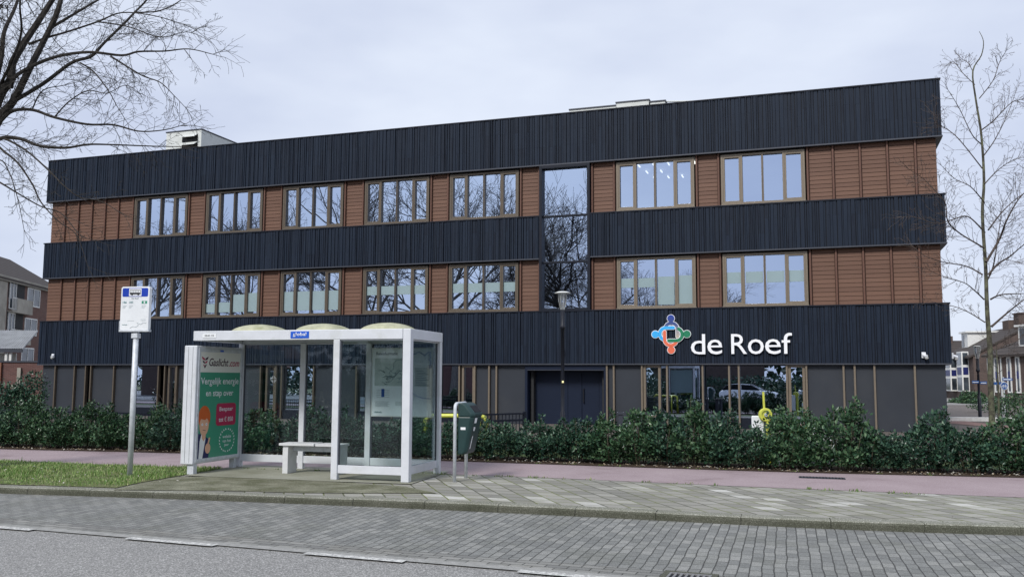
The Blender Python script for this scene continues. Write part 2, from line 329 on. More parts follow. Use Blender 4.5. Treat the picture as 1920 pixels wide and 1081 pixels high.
# far terrain (falls gently towards the houses)
def terr(y): return 0 if y<45 else (-.7 if y>85 else -.7*(y-45)/40)
gb=MB(); ysb=[interp(K,0)]; rows=[None,40,45,55,65,75,85,140,600]
kx=[(-500,160)]+[p for p in K[::4]]+[(500,-60)]
for r_ in rows:
    for i,(x,y) in enumerate(kx):
        yy=y+.13 if r_ is None else max(r_,y+.2)
        xx=x if r_ in (None,) else (x*3 if r_>80 else x)
        gb.v.append((xx,yy,-.008+terr(yy)))
nk=len(kx)
for a in range(len(rows)-1):
    for i in range(nk-1): gb.f.append((a*nk+i,a*nk+i+1,(a+1)*nk+i+1,(a+1)*nk+i)); gb.mi.append(0)
g_=gb.build('ground','far_ground'); struct(g_)
poly('road',[(-600,-400),(600,-400),(600,40),(-600,200)],'asphalt',RZ-.02)   # base below everything on the road side
sheet('carriageway',(AS,[(p[0],-7.) for p in AS]),'asphalt',RZ)
# far-side pavement and verge behind the camera
poly('pavement_opposite',[(-60,-7.2),(60,-7.2),(60,-9.6),(-60,-9.6)],'plaza_tile',RZ+.1)
poly('lawn_opposite',[(-200,-9.6),(200,-9.6),(200,-200),(-200,-200)],'grass_soil',RZ+.1)
# bus bay of bricks, courses at right angles to the kerb
GUT=.40
GL=offset(AS,GUT); GLx=[(x,interp(GL,x)) for x,_ in K]
KO=offset(K,-.005)
U=arclen(K); bay_a=[];bay_b=[];uva=[];uvb=[]
for i,(x,y) in enumerate(K):
    if -16<x<16:
        yb=interp(GL,x); bay_a.append((x,y-.0)); bay_b.append((x,yb)); uva.append((U[i],0)); uvb.append((U[i]+(y-yb)*.29,(y-yb)*.96))
sheet('bus_bay',(bay_a,bay_b),'road_brick',RZ+.004,uva+uvb)
ga=[p for p in AS if -16<p[0]<16]; gb2=offset(ga,GUT+.02); ul=arclen(ga)
sheet('gutter',(gb2,ga),'gutter_brick',RZ+.008,[(u,GUT+.02) for u in ul]+[(u,0) for u in ul])
t=NT('edge_grit'); p=t.pos(); f=t.noise(p,14,6,.75); c=t.ramp(f,[(.36,(.27,.27,.255)),(.5,(.33,.33,.315)),(.66,(.43,.425,.405))]); c=t.mix(t.rng(t.noise(p,110,2,.7),.4,.6,.4,0),c,(.12,.12,.11)); M['edge_grit']=t.fin(c,.9,.2)
sheet('gutter_edge',(offset(ga,.09),offset(ga,-.06)),'edge_grit',RZ+.012)
# kerb stones with joints, rounded nose
kb=MB(); prof=[(0,-.12),(0,-.035),(.012,-.012),(.035,.0),(.20,.004),(.20,-.12)]
def along(pl,U,s):
    for i in range(len(U)-1):
        if U[i+1]>=s: k=(s-U[i])/(U[i+1]-U[i]); a,b=pl[i],pl[i+1]; return Vector((a[0]+(b[0]-a[0])*k,a[1]+(b[1]-a[1])*k,0)),Vector((b[0]-a[0],b[1]-a[1],0)).normalized()
random.seed(4); s0=U[0]+.2
while s0<U[-1]-1.2:
    c_,_=along(K,U,s0)
    if -17<c_.x<17:
        L_=1.0; js=random.uniform(-.004,.004); vs=[]
        for k in range(5):
            p,t_=along(K,U,s0+.004+(L_-.008)*k/4); nn=Vector((-t_.y,t_.x,0))
            for a,b in prof: vs.append(p+nn*(a+js)+Vector((0,0,b+js)))
        n_=len(prof); fq=lambda js:[(k*n_+j,(k+1)*n_+j,(k+1)*n_+(j+1)%n_,k*n_+(j+1)%n_) for k in range(4) for j in js]
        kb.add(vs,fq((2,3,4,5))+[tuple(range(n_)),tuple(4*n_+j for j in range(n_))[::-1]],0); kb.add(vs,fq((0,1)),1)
    s0+=1.0
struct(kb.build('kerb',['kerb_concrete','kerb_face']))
# pavement, cycle path, verge, hedge bed
KI=offset(K,.215)
pathN=[(-60,32),(-9.61,17.33),(-5.85,16.23),(-.88,15.3),(.36,14.93),(3.53,13.74),(7.04,12.62),(60,-4)]
pathF=[(-60,35),(-11.05,20.0),(-6.96,19.2),(-.6,17.51),(2.32,16.58),(4.98,15.79),(8.6,15.1),(60,3)]
PN=smooth(resample(pathN,.25,-40,40),14); PF=smooth(resample(pathF,.25,-40,40),14)
pa=[];pb=[];u1=[];u2=[]
for i,(x,y) in enumerate(KI):
    if -16<x<18:
        yn=interp(PN,x+.25*(0)); pa.append((x,y)); pb.append((x,yn)); u1.append((U[i],0)); u2.append((U[i]+(yn-y)*.28,(yn-y)*.96))
sheet('pavement',(pa,pb),'sidewalk_tile',.0,u1+u2)
sheet('cycle_path',(PN,PF),'cycle_tarmac',.004)
bed=offset(PF,1.25); sheet('hedge_bed',(PF,bed),'soil',.012)
# plaza beyond the hedge
PB=offset(PF,1.3); sheet('lawn_strip',(PB,offset(PF,3.2)),'lawn_dark',.0)
poly('plaza',[(-45,60),(-45,22),(30,10),(40,60)],'plaza_tile',-.004)
poly('side_road',[tuple(G(1775,793)),tuple(G(1990,812)),(60,45,.006),(60,84.9,-.69),(33,84.9,-.69),(24,60,-.25),(19,44.9,.006)],'pink_brick')
for v in bpy.data.objects['side_road'].data.vertices: v.co.z=terr(v.co.y)+.012
# verge
def inside(p,pg):
    c=False; j=len(pg)-1
    for i in range(len(pg)):
        if (pg[i][1]>p[1])!=(pg[j][1]>p[1]) and p[0]<(pg[j][0]-pg[i][0])*(p[1]-pg[i][1])/(pg[j][1]-pg[i][1])+pg[i][0]: c=not c
        j=i
    return c
edge_r=[G(212,916),G(262,905),G(330,893),G(352,890),G(400,882),G(432,877)]
vl=[(x,y) for x,y in KI if -16<x<edge_r[0].x]+[(p.x,p.y) for p in edge_r]+[(x,y-.02) for x,y in reversed(PN) if -16<x<edge_r[-1].x]
poly('verge',vl,'grass_soil',.010)
def slabpoly(name,pts,mat,z): return poly(name,pts,mat,z)
mossy=[tuple(G(*p))[:2] for p in ((212,918),(262,906),(330,894),(470,893),(620,903),(760,912),(820,925),(560,924),(415,920))]
poly('worn_pavement',mossy,'mossy_ground',.008)
poly('shelter_floor',[tuple(G(*p))[:2] for p in ((345,892),(455,872),(842,884),(770,908),(620,903),(480,897))],'slab_concrete',.012)
# grass blades
random.seed(7); gm=MB()
def blade(x,y,z,h,w_,lean,az,m=0):
    dx,dy=math.cos(az),math.sin(az); a=Vector((x-dy*w_,y+dx*w_,z)); b=Vector((x+dy*w_,y-dx*w_,z)); c=Vector((x+dx*lean*.4+dy*w_*.7,y+dy*lean*.4-dx*w_*.7,z+h*.6)); d=Vector((x+dx*lean*.4-dy*w_*.7,y+dy*lean*.4+dx*w_*.7,z+h*.6)); t_=Vector((x+dx*lean,y+dy*lean,z+h))
    gm.add([a,b,c,d,t_],[(0,1,2,3),(3,2,4)],m)
cnt=0
while cnt<26000:
    x=random.uniform(-12,-4.6); y=random.uniform(12.9,19)
    if not inside((x,y),vl): continue
    q=noise.noise(Vector((x*1.3,y*1.3,0))); r2=noise.noise(Vector((x*.5,y*.5,5)))
    dk=y-interp(K,x)
    if noise.noise(Vector((x*2.1,y*2.6,9)))>.28-(.25 if dk<.5 else 0) and random.random()<.8: cnt+=1; continue
    h=(.04+.035*q+.02*r2)*random.uniform(.6,1.4); h*=min(1,.35+dk*.55)
    if random.random()<.02: h*=2
    blade(x,y,.008,max(.015,h),random.uniform(.003,.006),h*random.uniform(.1,.8),random.uniform(0,2*PI)); cnt+=1
stuff(gm.build('grass','grass_blade'),'short green grass with pale tips on the verge left of the shelter','grass')
# weeds and dead leaves along the hedge foot and kerb
random.seed(9); lm=MB()
def flake(mb,x,y,z,s,m=0):
    a=random.uniform(0,2*PI); t1=random.uniform(-.5,.5); u_=Vector((math.cos(a),math.sin(a),t1))*s; v_=Vector((-math.sin(a),math.cos(a),random.uniform(-.4,.4)))*s*.5; c=Vector((x,y,z))
    mb.add([c-u_,c+v_,c+u_,c-v_],[(0,1,2,3)],m)
for _ in range(1500):
    x=random.uniform(-13,10); y=interp(PF,x)+abs(random.gauss(0,.28)); flake(lm,x,y,.03+random.random()*.015,random.uniform(.012,.035),random.choice((0,0,1)))
for _ in range(60):
    x=random.uniform(-7,7); y=interp(K,x)+random.uniform(.1,2); flake(lm,x,y,.022,random.uniform(.008,.02),0)
for _ in range(50):
    x=random.uniform(-9,-5); y=interp(K,x)+random.uniform(.1,2.4); flake(lm,x,y,.045,random.uniform(.015,.03),1)
stuff(lm.build('fallen_leaves',['dead_leaf','pebble']),'scattered dry leaves and crumbs along the foot of the hedge','fallen leaves')
random.seed(19); wm=MB(); gm=wm
for _ in range(60):
    if random.random()<.55: x=random.uniform(-5.6,6); y=interp(PN,x)-random.uniform(0,.12)
    else: x=random.uniform(-6,8); y=interp(PF,x)+random.uniform(0,.2)
    for k in range(random.randint(6,16)): blade(x+random.gauss(0,.04),y+random.gauss(0,.02),.0,random.uniform(.015,.05),random.uniform(.004,.009),random.uniform(.01,.04),random.uniform(0,2*PI))
stuff(wm.build('weeds','weed_leaf'),'small green weeds in the joints beside the cycle path','weeds')
# road paint dashes along the asphalt edge
def dash(a,b,w_=.055):
    a=Vector(a);b=Vector(b);d=(b-a).normalized();n_=Vector((-d.y,d.x))*w_; return poly('road_marking',[tuple(a-n_),tuple(b-n_),tuple(b+n_),tuple(a+n_)],'road_paint',RZ+.016)
d_=Vector((6.49,-2.45)).normalized(); base=Vector((-5.83,10.47))
def onl(x,off=-.16): return Vector((x,interp(asphL,x)))+Vector((d_.y,-d_.x))*-off*.55
for xa,xb in ((-8.2,-7.2),(-6.2,-5.25),(-4.0,-2.95),(-1.95,-.95),(.1,1.05),(2.15,3.1)): dash(onl(xa,-.16),onl(xb,-.16))
# storm drain grate in the gutter
DS=.8
dr=thing('storm_drain','black slotted iron storm drain set in the gutter bricks','drain',G(1290,1084,RZ+.012),R(-20))
dr.scale=(.86,.86,1)
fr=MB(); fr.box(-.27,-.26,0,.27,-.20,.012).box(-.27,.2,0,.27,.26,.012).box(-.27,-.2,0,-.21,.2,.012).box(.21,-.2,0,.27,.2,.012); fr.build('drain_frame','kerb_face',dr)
gr=MB(); gr.box(-.21,-.2,-.002,.21,.2,.001,1); gr.box(-.21,-.2,.001,.21,-.17,.011).box(-.21,.17,.001,.21,.2,.011)
for k in range(8): gr.box(-.21+k*.0565,-.17,.001,-.21+k*.0565+.024,.17,.011)
gr.build('grate',['grate_grey','black'],dr)
gp=G(1541,895,.008); g2=thing('cycle_path_grate','flat dark metal grate lying in the pink cycle path','drain cover',gp,R(-17))
x=MB(); x.box(-.36,-.12,0,.36,.12,.004,0)
for k in range(14): x.box(-.34+k*.05,-.10,.004,-.34+k*.05+.018,.10,.008,1)
x.build('cover',['steel_dark','black'],g2)
# ================================================================== SCHOOL BUILDING (local x along the facade, y into the building)
BL=Vector((-20.495,39.111,0)); BR=R(-18.733); LEN=35.84
bld=thing('school_building','long three-storey school with black bands, brown boards and bronze windows','building',BL,BR)
BM=Matrix.Translation(BL)@Matrix.Rotation(BR,4,'Z')
def band(x0,x1,z0,z1,seed,cap=True,sides=True):
    random.seed(seed); mb=MB(); mb.box(x0+.01,.045,z0+.02,x1-.01,.17,z1-.02,1)
    x=x0
    while x<x1-.02:
        w_=random.choice((.04,.055,.07,.09,.12)); w_=min(w_,x1-x-.004); y=-random.choice((0,.012,.024)); 
        zj=z0+(z1-z0)*(.36 if random.random()<.5 else .68)+random.uniform(-.003,.003); mb.box(x+.002,y,z0+.03,x+w_-.002,.05,zj-.0012,0); mb.box(x+.002,y,zj+.0012,x+w_-.002,.05,z1-.03,0); x+=w_+random.choice((.006,.014,.022))
    if x0<1:   # return along the left end wall
        y=.1
        while y<13.8: mb.box(x0-.0,y,z0+.03,x0+.03,y+.1,z1-.03,0); y+=.115
    if x1>LEN-1:
        y=.1
        while y<13.8: mb.box(x1-.03,y,z0+.03,x1,y+.1,z1-.03,0); y+=.115
    o=mb.build('cladding_band',['black_cladding','navy_metal'],bld)
    tm=MB(); tm.box(x0-.02,-.035,z1-.03,x1+.02,.20,z1+.012,0); tm.box(x0-.015,-.03,z0-.012,x1+.015,.20,z0+.03,1)
    if x1>LEN-1: tm.box(x1-.17,.20,z0-.012,x1+.02,13.8,z0+.03,1); tm.box(x1-.17,.2,z1-.03,x1+.02,13.8,z1+.012,0)
    if x0<1: tm.box(x0-.02,.20,z0-.012,x0+.17,13.8,z0+.03,1); tm.box(x0-.02,.2,z1-.03,x0+.17,13.8,z1+.012,0)
    tm.build('flashing',['navy_metal','steel_dark'],o)
    return o
Z0,Z1,Z2,Z3,Z4,Z5=2.09,3.97,5.82,7.38,9.20,11.06
band(0,LEN,Z4,Z5,1); band(0,22.64,Z2,Z3,2); band(24.54,LEN,Z2,Z3,3); band(0,LEN,Z0,Z1,5)
SB=.17  # setback of the brown and grey walls
core=MB(); core.box(SB,.6,-.05,LEN-SB,.7,0.,0)
core.box(SB,5.5,0,LEN-SB,5.6,Z5-.3,0)                       # back wall of the rooms
for z in (3.15,6.7): core.box(SB,.35,z-.25,LEN-SB,5.5,z,1)
core.box(SB,.2,9.6,LEN-SB,13.7,9.9,1)
for x in (4.0,7.85,11.5,15.15,18.7,22.3,24.9,28.6,32.4): core.box(x-.05,.35,0,x+.05,5.5,9.6,0)
core.build('room_walls',['interior_dark','interior_pale'],bld)
sh=MB(); sh.box(SB,13.6,0,LEN-SB,13.8,Z5-.2); sh.box(SB,.3,0,SB+.12,13.6,Z5-.2); sh.box(LEN-SB-.12,.3,0,LEN-SB,13.6,Z5-.2); sh.build('outer_wall','grey_panel',bld)
rf=MB(); rf.box(.05,.18,Z5-.35,LEN-.05,13.75,Z5-.25); rf.build('roof','roof_felt',bld)
def boards(x0,x1,z0,z1,batt=()):
    mb=MB(); mb.box(x0,SB+.02,z0,x1,SB+.14,z1,1); n_=13; h=(z1-z0)/n_
    for k in range(n_):
        za=z0+k*h; mb.add([(x0,SB-.009,za+.005),(x1,SB-.009,za+.005),(x1,SB+.004,za+h-.006),(x0,SB+.004,za+h-.006),(x0,SB+.02,za+.010),(x1,SB+.02,za+.010),(x1,SB+.02,za+h-.006),(x0,SB+.02,za+h-.006)],[(0,1,2,3),(0,4,5,1),(3,2,6,7),(0,3,7,4),(1,5,6,2)],0)
    for b in batt: mb.box(b-.028,SB-.065,z0,b+.028,SB+.02,z1,2); mb.box(b+.029,SB-.014,z0,b+.060,SB+.02,z1,1); mb.box(b-.045,SB-.014,z0,b-.029,SB+.02,z1,1)  # dark strips either side of each batten stand in for its shadow
    return mb.build('timber_panel',['brown_board','brown_groove_and_shade','brown_trim'],bld)
WX=[4.68,8.31,11.96,15.60,19.14,25.44,29.03]; WW=2.70
for z0,z1 in ((Z3,Z4),(Z1,Z2)):
    segs=[(SB,WX[0]-.05,(.94,1.68,2.41,3.12,3.83)),(WX[0]+WW+.05,WX[1]-.05,()),(WX[1]+WW+.05,WX[2]-.05,()),(WX[2]+WW+.05,WX[3]-.05,()),(WX[3]+WW+.05,WX[4]-.05,()),(WX[4]+WW+.05,22.64,()),(24.54,WX[5]-.05,()),(WX[5]+WW+.05,WX[6]-.05,()),(WX[6]+WW+.05,LEN-SB,(32.60,33.42,34.24,35.06))]
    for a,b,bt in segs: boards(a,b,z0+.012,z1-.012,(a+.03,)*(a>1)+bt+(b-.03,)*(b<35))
def window(x0,z0,z1,film=None,name='window',fm='bronze_frame',lights=None,open_first=False):
    # four lights: opening sashes first and last, fixed lights between
    mb=MB(); x1=x0+WW; y0,y1=SB-.06,SB+.10; o_=.07
    mb.box(x0,y0,z0,x1,y1,z0+o_).box(x0,y0,z1-o_,x1,y1,z1).box(x0,y0,z0+o_,x0+o_,y1,z1-o_).box(x1-o_,y0,z0+o_,x1,y1,z1-o_)
    w_=WW/4; e=[x0+o_+.0,x0+w_+.0,x0+2*w_,x1-w_,x1-o_]
    for i,k in enumerate(e[1:4]): mb.box(k-.032,y0+.004,z0+o_,k+.032,y1,z1-o_)
    mb.box(x0+2*w_-.006,y0-.004,z0+o_,x0+2*w_+.006,y0+.0035,z1-o_,1)
    for a,b in ((e[0],e[1]-.032),(e[3]+.032,e[4])):   # sash frames
        s=.055; mb.box(a,y0+.012,z0+o_,b,y1-.02,z0+o_+s).box(a,y0+.012,z1-o_-s,b,y1-.02,z1-o_).box(a,y0+.012,z0+o_+s,a+s,y1-.02,z1-o_-s).box(b-s,y0+.012,z0+o_+s,b,y1-.02,z1-o_-s)
    mb.box(x0-.02,y0-.05,z0-.035,x1+.02,y0+.02,z0-.002,0)
    o=mb.build(name,[fm,'navy_metal'],bld,.004)
    pn=MB(); random.seed(int(x0*100+z0))
    for a,b in zip(e[:-1],e[1:]):
        j=[random.uniform(-.0035,.0035) for _ in range(2)]; yy=SB+.045
        pn.add([(a,yy+j[0],z0+o_),(b,yy-j[0],z0+o_),(b,yy-j[0]+j[1],z1-o_),(a,yy+j[0]+j[1],z1-o_)],[(0,1,2,3)])
    pn.build('pane','solar_glass',o)
    if film:
        fb=MB()
        for i,(a,b) in enumerate(film):
            if b>a: fb.box(e[i]+.06,SB+.028,a,e[i+1]-.06,SB+.034,b)
        fb.build('blind','film_pale',o)
    return o
n3=[(0,0)]
films={1:[(4.2,4.55),(4.2,4.6),(4.2,4.9),(4.2,4.95)],2:[(4.2,4.95)]*4,3:[(4.72,5.05)]*4,4:[(4.72,5.06)]*4,5:[(4.73,5.05),(4.73,5.05),(4.12,5.08),(4.12,5.10)],6:[(4.78,5.15)]*4}
for i,x in enumerate(WX):
    window(x,Z3+.04,Z4-.06,None,fm='bronze_lit' if i>4 else 'bronze_frame'); window(x,Z1+.04,Z2-.06,films.get(i),fm='bronze_lit' if i>4 else 'bronze_frame')
# pale sills and papers seen at the foot of a few upper windows
for i,q in ((4,[(7.50,7.58)]*4),(5,[(0,0),(7.5,7.6),(0,0),(7.5,7.54)])):
    w_=[o for o in bld.children if o.name.startswith('window')][i*2]
    for k,(a,b) in enumerate(q):
        if b: fb=MB(); fb.box(WX[i]+.1+k*WW/4,SB+.07,a,WX[i]+WW/4*(k+1)-.06,SB+.3,b); fb.build('window_sill','film_pale',w_)
# ceiling lights seen in two upper rooms
for i in range(3):
    for j in range(3):
        q=MB(); q.box(25.8+.55*i+j*.1,2.2+j*1.1,9.50,25.85+.55*i+j*.1,2.6+j*1.1,9.53); q.build('ceiling_light','light_tube',bld)
for x_,y_ in ((27.85,2.3),(28.2,2.3),(28.0,3.6)): q=MB(); q.box(x_,y_,9.50,x_+.05,y_+.4,9.53); q.build('ceiling_light','light_tube',bld)
q=MB(); q.box(23.9,1.2,9.5,24.2,1.3,9.53); q.build('ceiling_light','light_tube',bld)
# stair window
st=MB(); a,b=22.66,24.52; y0,y1=-.03,.30
st.box(a,y0,Z1+.0,a+.10,y1,Z4-.0).box(b-.10,y0,Z1+.0,b,y1,Z4-.0).box(a+.1,y0,Z1,b-.1,y1,Z1+.09).box(a+.1,y0,Z4-.12,b-.1,y1,Z4)
for z in (7.36,5.70): st.box(a+.1,.1,z-.035,b-.1,.22,z+.035)
sw=st.build('stair_window','navy_metal',bld,.004); pn=MB()
for k,(z0,z1) in enumerate(((Z1+.09,5.665),(5.735,7.325),(7.395,Z4-.12))): j=(-.004,.003,.005)[k]; pn.add([(a+.1,.16+j,z0),(b-.1,.16-j,z0),(b-.1,.16-j,z1),(a+.1,.16+j,z1)],[(0,1,2,3)])
pn.build('pane','solar_glass',sw)
# ground floor
GY=.14; ZT=Z0-.012
def fin(x,m='bronze_frame'): 
    f_=MB(); f_.box(x-.028,GY-.11,0,x+.028,GY+.03,ZT); f_.build('facade_fin',m,bld)
def panel(x0,x1): 
    p_=MB(); p_.box(x0+.004,GY,0,x1-.004,GY+.1,ZT-.0); p_.build('grey_panel','grey_panel',bld)
def glz(x0,x1,z0=.35):
    p_=MB(); p_.add([(x0,GY+.05,z0),(x1,GY+.05,z0),(x1,GY+.052,ZT),(x0,GY+.052,ZT)],[(0,1,2,3)]); o=p_.build('shop_glazing','solar_glass',bld)
    q=MB(); q.box(x0,GY,0,x1,GY+.1,z0-.001); q.build('plinth','navy_metal',o); h_=MB(); h_.box(x0,GY+.03,ZT-.04,x1,GY+.1,ZT-.001); h_.build('head_rail','navy_metal',o); return o
def nwin(x0,x1,z0,cur=None,fm='bronze_lit'):
    s=.085; q=MB(); y0,y1=GY-.05,GY+.1; q.box(x0,y0,z0,x1,y1,z0+s).box(x0,y0,ZT-.09,x1,y1,ZT).box(x0,y0,z0+s,x0+s,y1,ZT-.09).box(x1-s,y0,z0+s,x1,y1,ZT-.09).box(x0,GY+.01,0,x1,GY+.1,z0-.001,1)
    o=q.build('narrow_window',[fm,'navy_metal'],bld,.004); g=MB(); g.add([(x0+s,GY+.05,z0+s),(x1-s,GY+.05,z0+s),(x1-s,GY+.05,ZT-.09),(x0+s,GY+.05,ZT-.09)],[(0,1,2,3)]); g.build('pane','solar_glass',o)
    if cur:
        c=MB(); a,b=cur; n_=10; pts=[(a+(b-a)*k/n_, GY+.2+.03*math.sin(k*2.1)) for k in range(n_+1)]
        c.add([(p[0],p[1],z0) for p in pts]+[(p[0],p[1],ZT-.1) for p in pts],[(k,k+1,n_+2+k,n_+1+k) for k in range(n_)]); c.build('curtain','curtain',o)
lay=[('p',SB,.94),('f',.94),('p',.94,1.98),('f',1.98),('p',1.98,2.58),('f',2.58),('d',2.58,2.86),('f',2.86),('p',2.86,4.06),('f',4.06),('p',4.06,5.12),('g',5.12,6.30),('f',6.33),('d',6.36,6.62),('f',6.65),('n',6.78,7.2,.2,None),('f',7.24),('p',7.27,11.18),('f',11.21),('n',11.42,11.86,.3,None),('f',11.92),('g',11.95,12.15),('f',12.17),('g',12.2,13.56),('f',13.59),('p',13.62,15.4),('f',15.43),('g',15.46,16.9),('f',16.93),('p',16.95,18.9),('g',18.92,19.6),('f',19.62),('n',19.70,20.20,.3,None),('f',20.22),('p',20.25,20.77),('f',20.77),('p',20.8,21.03),('f',21.05),('p',21.08,22.10),('p',25.1,25.3),('f',25.08),('f',25.32),('p',25.35,26.26),('f',26.29),('n',26.33,26.92,.30,(26.42,26.85)),('g',26.92,27.14),('f',27.14),('g',27.17,28.3),('f',28.32),('g',28.35,29.18),('f',29.18),('g',29.2,29.47),('f',29.49),('g',29.52,31.0),('f',31.0),('n',31.04,31.56,.12,(31.35,31.48)),('f',31.60),('p',31.63,32.72),('f',32.72),('p',32.72,33.05),('f',33.05),('p',33.05,33.63),('f',33.63),('p',33.63,34.79),('f',34.79),('p',34.79,LEN-SB)]
for l in lay:
    if l[0]=='p': panel(l[1],l[2])
    elif l[0]=='f': fin(l[1],'bronze_lit' if l[1]>18 else 'bronze_frame')
    elif l[0]=='g': glz(l[1],l[2])
    elif l[0]=='n': nwin(l[1],l[2],l[3],l[4],'bronze_lit' if l[1]>18 else 'bronze_frame')
    else:
        q=MB(); q.box(l[1],GY+.3,0,l[2],GY+.35,ZT); q.build('recess_panel','navy_metal',bld)
# entrance
en=MB(); a,b=22.12,25.04; en.box(a,GY-.08,0,a+.09,.75,ZT).box(b-.07,GY-.08,0,b,.75,ZT).box(a+.09,GY-.08,1.90,b-.07,.75,ZT,0).box(a+.09,GY-.10,1.885,b-.07,GY-.08,1.905,1)
ent=en.build('entrance_portal',['door_navy','steel_dark'],bld)
dl=MB(); dl.box(a+.09,.60,0,a+1.42,.66,1.9); dl.build('side_panel','door_navy',ent); dl=MB(); dl.box(b-.36,.60,0,b-.07,.66,1.9); dl.build('side_panel','door_navy',ent)
for x0,x1 in ((a+1.43,a+1.93),(a+1.945,b-.365)):
    d0=MB(); d0.box(x0,.60,0,x1,.655,1.89); dd=d0.build('door','door_navy',bld,.004)
    if x0>a+1.9: h=MB(); h.tube([(x0+.07,.6,.75),(x0+.07,.52,.78),(x0+.07,.52,1.22),(x0+.07,.6,1.25)],.018,8); h.build('handle','black',dd)
# wall sign ---------------------------------------------------------
def W(x,y,z): return BM@Vector((x,y,z))
sg=thing('wall_sign','white lettering de Roef with a ring of four coloured figures on the black band','sign',W(27.31,0,2.4),BR)
plain('sign_white',(.88,.89,.92),.35,.4,0,.02)
t=NT('sign_navy'); sx=t.n('ShaderNodeSeparateXYZ'); t.put(sx.inputs[0],t.obj()); M['em_blue']=t.fin(t.ramp(t.rng(sx.outputs[2],.55,1.35),[(0,(.55,.45,.33)),(.25,(.35,.32,.33)),(.6,(.06,.09,.24)),(1,(.02,.055,.32))]),.35,.4)
plain('em_cyan',(.05,.42,.85),.35,.4,0,.03); plain('em_green',(.02,.20,.10),.35,.4,0,.03); plain('em_red',(.75,.16,.085),.35,.4,0,.03)
X0=27.31
for ch,x0,x1,z0,z1 in (('d',27.97,28.44,2.425,3.09),('e',28.51,28.99,2.42,2.905),('R',29.28,29.78,2.43,3.08),('o',29.81,30.31,2.42,2.905),('e',30.35,30.84,2.42,2.905),('f',30.87,31.19,2.43,3.10)):
    o=text_obj('letter',ch,'sign_white',sg,x0-X0,z0-2.4,x1-x0,z1-z0,-.06,.045,.0)
zc=3.10-2.4
def figure(k,mat):
    # a figure: round head outside, an arc body on the ring and an arm reaching inward along the opening
    A=k*PI/2; Rm=Matrix.Translation((0,0,zc))@Matrix.Rotation(-A,4,'Y')
    f=MB()
    def ribbon(pts,w_,y0,y1,m):
        n_=len(pts); vs=[]
        for i,p in enumerate(pts):
            a=Vector(pts[max(i-1,0)]);b=Vector(pts[min(i+1,n_-1)]); d=(b-a).normalized(); nn=Vector((-d.y,d.x))*w_; p=Vector(p)
            for q,y in ((p-nn,y1),(p+nn,y1),(p+nn,y0),(p-nn,y0)): vs.append((q.x,y,q.y))
        fs=[(4*i+j,4*i+4+j,4*i+4+(j+1)%4,4*i+(j+1)%4) for i in range(n_-1) for j in range(4)]+[(0,1,2,3),(4*n_-1,4*n_-2,4*n_-3,4*n_-4)]
        f.add(vs,fs,m,Rm)
    def disc(c,r,y0,y1,m): f.prism([(c[0]+r*math.cos(2*PI*i/24),c[1]+r*math.sin(2*PI*i/24)) for i in range(24)],y0,y1,m,Rm)
    r0=.30; cyy=.11
    arc=[(.012+.205*math.cos(a),.17+.205*math.sin(a)) for a in [PI*.93-(PI*.93)*i/16 for i in range(17)]]
    arm=[(.217,.10),(.217,0),(.217,-.08)]
    dy=.004*k
    for wd,y0,y1,m in ((.068,-.05-dy,-.02-dy,1),(.052,-.058-dy,-.04-dy,0)):
        ribbon(arc+arm,wd,y0,y1,m); ex=wd-.052
        disc((0,.53),.12+ex,y0,y1,m); f.prism([(-.09-ex,.36),(.09+ex,.36),(.055+ex,.46),(-.055-ex,.46)],y0+.001,y1,m,Rm)
        disc((.217,-.08),wd,y0+.0005,y1,m)
    f.build('emblem_figure',[mat,'sign_white'],sg)
figure(0,'em_blue'); figure(1,'em_cyan'); figure(2,'em_red'); figure(3,'em_green')
# security cameras
def seccam(loc,rz,label):
    t_=thing('security_camera',label,'camera',loc,rz,'white security cameras on the school wall')
    a=MB(); a.box(-.07,-.05,-.02,.05,0,.16); a.build('bracket','lamp_white',t_,.008); b=MB(); b.tube([(-.02,-.04,.07),(.06,-.16,.03)],.05,12); b.build('camera_head','lamp_white',t_); d=MB(); d.lathe([(.001,-.075),(.035,-.06),(.055,-.03),(.06,0)],14,0,Matrix.Translation((.06,-.14,.0))); d.build('dome','unit_white',t_,smooth=True)
seccam(W(.88,-.02,2.40),BR,'small white security camera near the left end of the lowest black band')
seccam(W(35.06,-.02,2.30),BR,'small white security camera near the right end of the front, under the lowest band')
seccam(W(35.86,.25,2.28),BR+R(90),'small white security camera poking out round the right corner of the school')
# small spot lamps on the band
for px,l in ((1058,'small dark spot lamp on the black band beside the lamp post'),(357,'small dark spot lamp on the black band beside the advert display')):
    s_={1058:23.55,357:7.95}[px]; t_=thing('wall_spot',l,'wall lamp',W(s_,-.02,2.62 if px==1058 else 2.35),BR,'spot lamps on the black band')
    a=MB(); a.box(-.03,-.18,-.02,.03,0,.02); a.build('arm','black',t_); a=MB(); a.tube([(0,-.18,.06),(0,-.18,-.05)],.035,10); a.build('lamp_head','steel_dark',t_)
